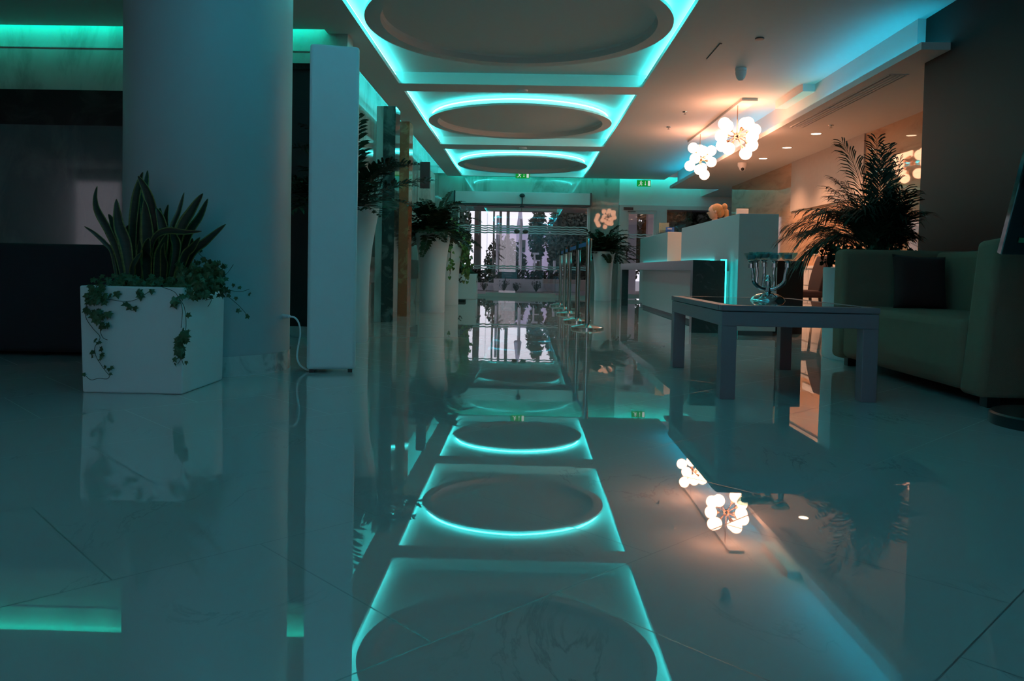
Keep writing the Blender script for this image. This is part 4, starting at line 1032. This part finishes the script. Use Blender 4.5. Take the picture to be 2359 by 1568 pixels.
def palm_out(x, y, lab, r=.16):
    zt = 4.6 + ((x * 7.3) % 1) * 3.2
    t = thing('palm_tree', lab, 'palm tree', (x, y, -1.05), 'palm trunks outside')
    MB().tube([(x, y, -1.05), (x + .02, y, .5), (x, y, 3), (x + .05, y, zt)], [r * 1.3, r * 1.05, r * .9, r * .85], 12).build('trunk', 'bark', t)
    lf = MB(); sm = MB()
    for k in range(12): frond(lf, sm, (x + .05, y, zt - .1), k * 2 * PI / 12 + R.uniform(-.2, .2), R.uniform(.5, 1.3), .42, 1.2, 14, .16, .03, sag=.4)
    lf.build('fronds', 'leafb', t); sm.build('stalks', 'stem', t)
palm_out(-2.02, 33, 'leftmost palm trunk outside, beside the dark tree', .15); palm_out(-1.40, 34.5, 'thin palm trunk outside at the left of the bright sky gap', .045)
palm_out(-1.06, 33, 'slim palm trunk outside in the middle of the bright sky gap', .06); palm_out(-.77, 34, 'palm trunk outside just left of the closed parasol', .075)
palm_out(.72, 40, 'palm trunk outside behind the slim young tree', .12)
def pole(x, y, z1, lab, z0=-1.05):
    o = MB().tube([(x, y, z0), (x, y, z1)], .05, 10).build('pole', 'pole'); tag(o, lab, 'pole', 'white poles outside')
pole(-1.02, 28.6, 2.6, 'white pole outside in the left sliding door pane', -1.05); pole(-.17, 28.8, 2.5, 'white pole outside at the meeting edge of the sliding doors'); pole(1.05, 28, 1.0, 'short white post outside near the barrier posts')
for x, lab in ((3.08, 'pale square porch column outside the hinged door, left one'), (3.72, 'pale square porch column outside the hinged door, right one')):
    tag(rb(x - .16, x + .16, 23.0, 23.32, -.01, 2.74).build('porch_column', 'extwall'), lab, 'column', 'porch columns outside')
t = thing('street_lamp', 'small white lamp post outside right of the door joint', 'lamp post', (.35, 29, -1.05))
MB().tube([(.35, 29, -1.05), (.35, 29, 1.28)], .035, 10).build('post', 'pole', t); MB().box(.27, .51, 28.95, 29.05, 1.22, 1.29).box(.30, .55, 28.97, 29.03, .98, 1.02).box(.30, .40, 28.97, 29.03, .62, .66).build('lamp_head', 'pole', t)
t = thing('parasol', 'closed pale parasol outside before the bright sky', 'parasol', (-.22, 30, -1.05))
MB().tube([(-.22, 30, -1.05), (-.22, 30, 3.3)], .025, 8).build('pole', 'pole', t)
MB().lathe([(.015, 3.2), (.05, 3.0), (.09, 2.6), (.15, 2.1), (.10, 2.05), (.02, 2.05)], (-.22, 30, 0), 16).build('canopy', mat('parasol_cloth', (.45, .43, .55), .9), t, smooth='auto')
t = thing('notice_board', 'teal notice board with pale lines outside behind the doors', 'notice board', (-.52, 25.5, 0))
b = rb(-.75, -.25, 25.5, 25.53, .36, .70).build('board', 'teal', t)
for k, w_ in enumerate((.16, .12, .17, .11)): rb(-.52 - w_, -.50 + w_ * .6, 25.49, 25.501, .64 - k * .068, .655 - k * .068).build('line', 'pole', b)
for x in (-.68, -.32): MB().tube([(x, 25.54, 0), (x, 25.54, .4)], .015, 6).build('leg', 'pole', t)
person((1.16, 30, -1.05), (.2, -1, 0), 'person in bright blue outside, left of the barrier posts', 'blue', hairm='black', bun=False, scale=.98)
R = random.Random(31)
o = MB()
for _ in range(1500):
    p = Vector((R.uniform(-2.6, 1.3), R.uniform(26.65, 27.2), R.uniform(-.02, .62))); nr = Vector((R.gauss(0, 1), R.gauss(-.6, 1), R.gauss(.3, 1))).normalized(); a = nr.orthogonal().normalized(); b = nr.cross(a); s = R.uniform(.05, .11)
    o.add([p + a * s, p + b * s * .5, p - a * s, p - b * s * .5], [(0, 1, 2, 3)])
tag(o.build('hedge', 'tree'), 'dark hedge outside behind the low white walls', 'hedge')
for x, y, hh, lab in ((-.62, 23.6, .42, 'small spiky plant outside before the low white wall, under the notice board'), (.35, 23.7, .34, 'thin twiggy plant outside before the right half of the white wall'), (-1.25, 24.2, .30, 'little bushy plant outside before the short white wall'), (-.25, 23.7, .26, 'tuft of grass outside at the meeting edge of the doors')):
    lf = MB()
    for _ in range(34):
        a = R.uniform(0, 2 * PI); tt = R.uniform(.02, .18); l = hh * R.uniform(.5, 1)
        lf.add([(x - .01, y, 0), (x + .01, y, 0), (x + tt * math.cos(a), y + tt * math.sin(a), l)], [(0, 1, 2)])
        for k in range(2):
            q = Vector((x + tt * math.cos(a) * .8, y + tt * math.sin(a) * .8, l * R.uniform(.5, 1))); lf.add([q, q + Vector((.03, 0, .02)), q + Vector((.01, 0, .05))], [(0, 1, 2)])
    tag(lf.build('garden_plant', 'tree'), lab, 'plant', 'small plants outside')
# ================================================================== LIGHT
wd = bpy.data.worlds.new('dusk'); SC.world = wd; wd.use_nodes = True
n = wd.node_tree; bg = n.nodes['Background']; bg.inputs[0].default_value = (.93, .86, 1.0, 1); bg.inputs[1].default_value = SKY = 1.5
def area(name, loc, rot, sx, sy, col, e):
    l = bpy.data.lights.new(name, 'AREA'); l.shape = 'RECTANGLE'; l.size = sx; l.size_y = sy; l.color = col; l.energy = e
    o = bpy.data.objects.new(name, l); COL.objects.link(o); o.location = loc; o.rotation_euler = rot; return o
# downlights
for x, y in ((3.763, 10.36), (3.776, 11.537), (3.771, 12.666)):
    l = bpy.data.lights.new('downlight_lamp', 'SPOT'); l.energy = 130; l.color = (1, .46, .24); l.spot_size = 2.0; l.spot_blend = .9; l.shadow_soft_size = .05
    o = bpy.data.objects.new('downlight_lamp', l); COL.objects.link(o); o.location = (x, y, SZ - .03)
# ================================================================== RENDER LOOK
vs = SC.view_settings; vs.view_transform = 'Standard'; vs.look = 'None'; vs.gamma = 1; vs.use_curve_mapping = False; vs.exposure = 0
cy = SC.cycles
cy.max_bounces = 9; cy.diffuse_bounces = 5; cy.glossy_bounces = 4; cy.transmission_bounces = 6; cy.transparent_max_bounces = 14
cy.caustics_reflective = False; cy.caustics_refractive = False; cy.sample_clamp_indirect = 3; cy.blur_glossy = .2
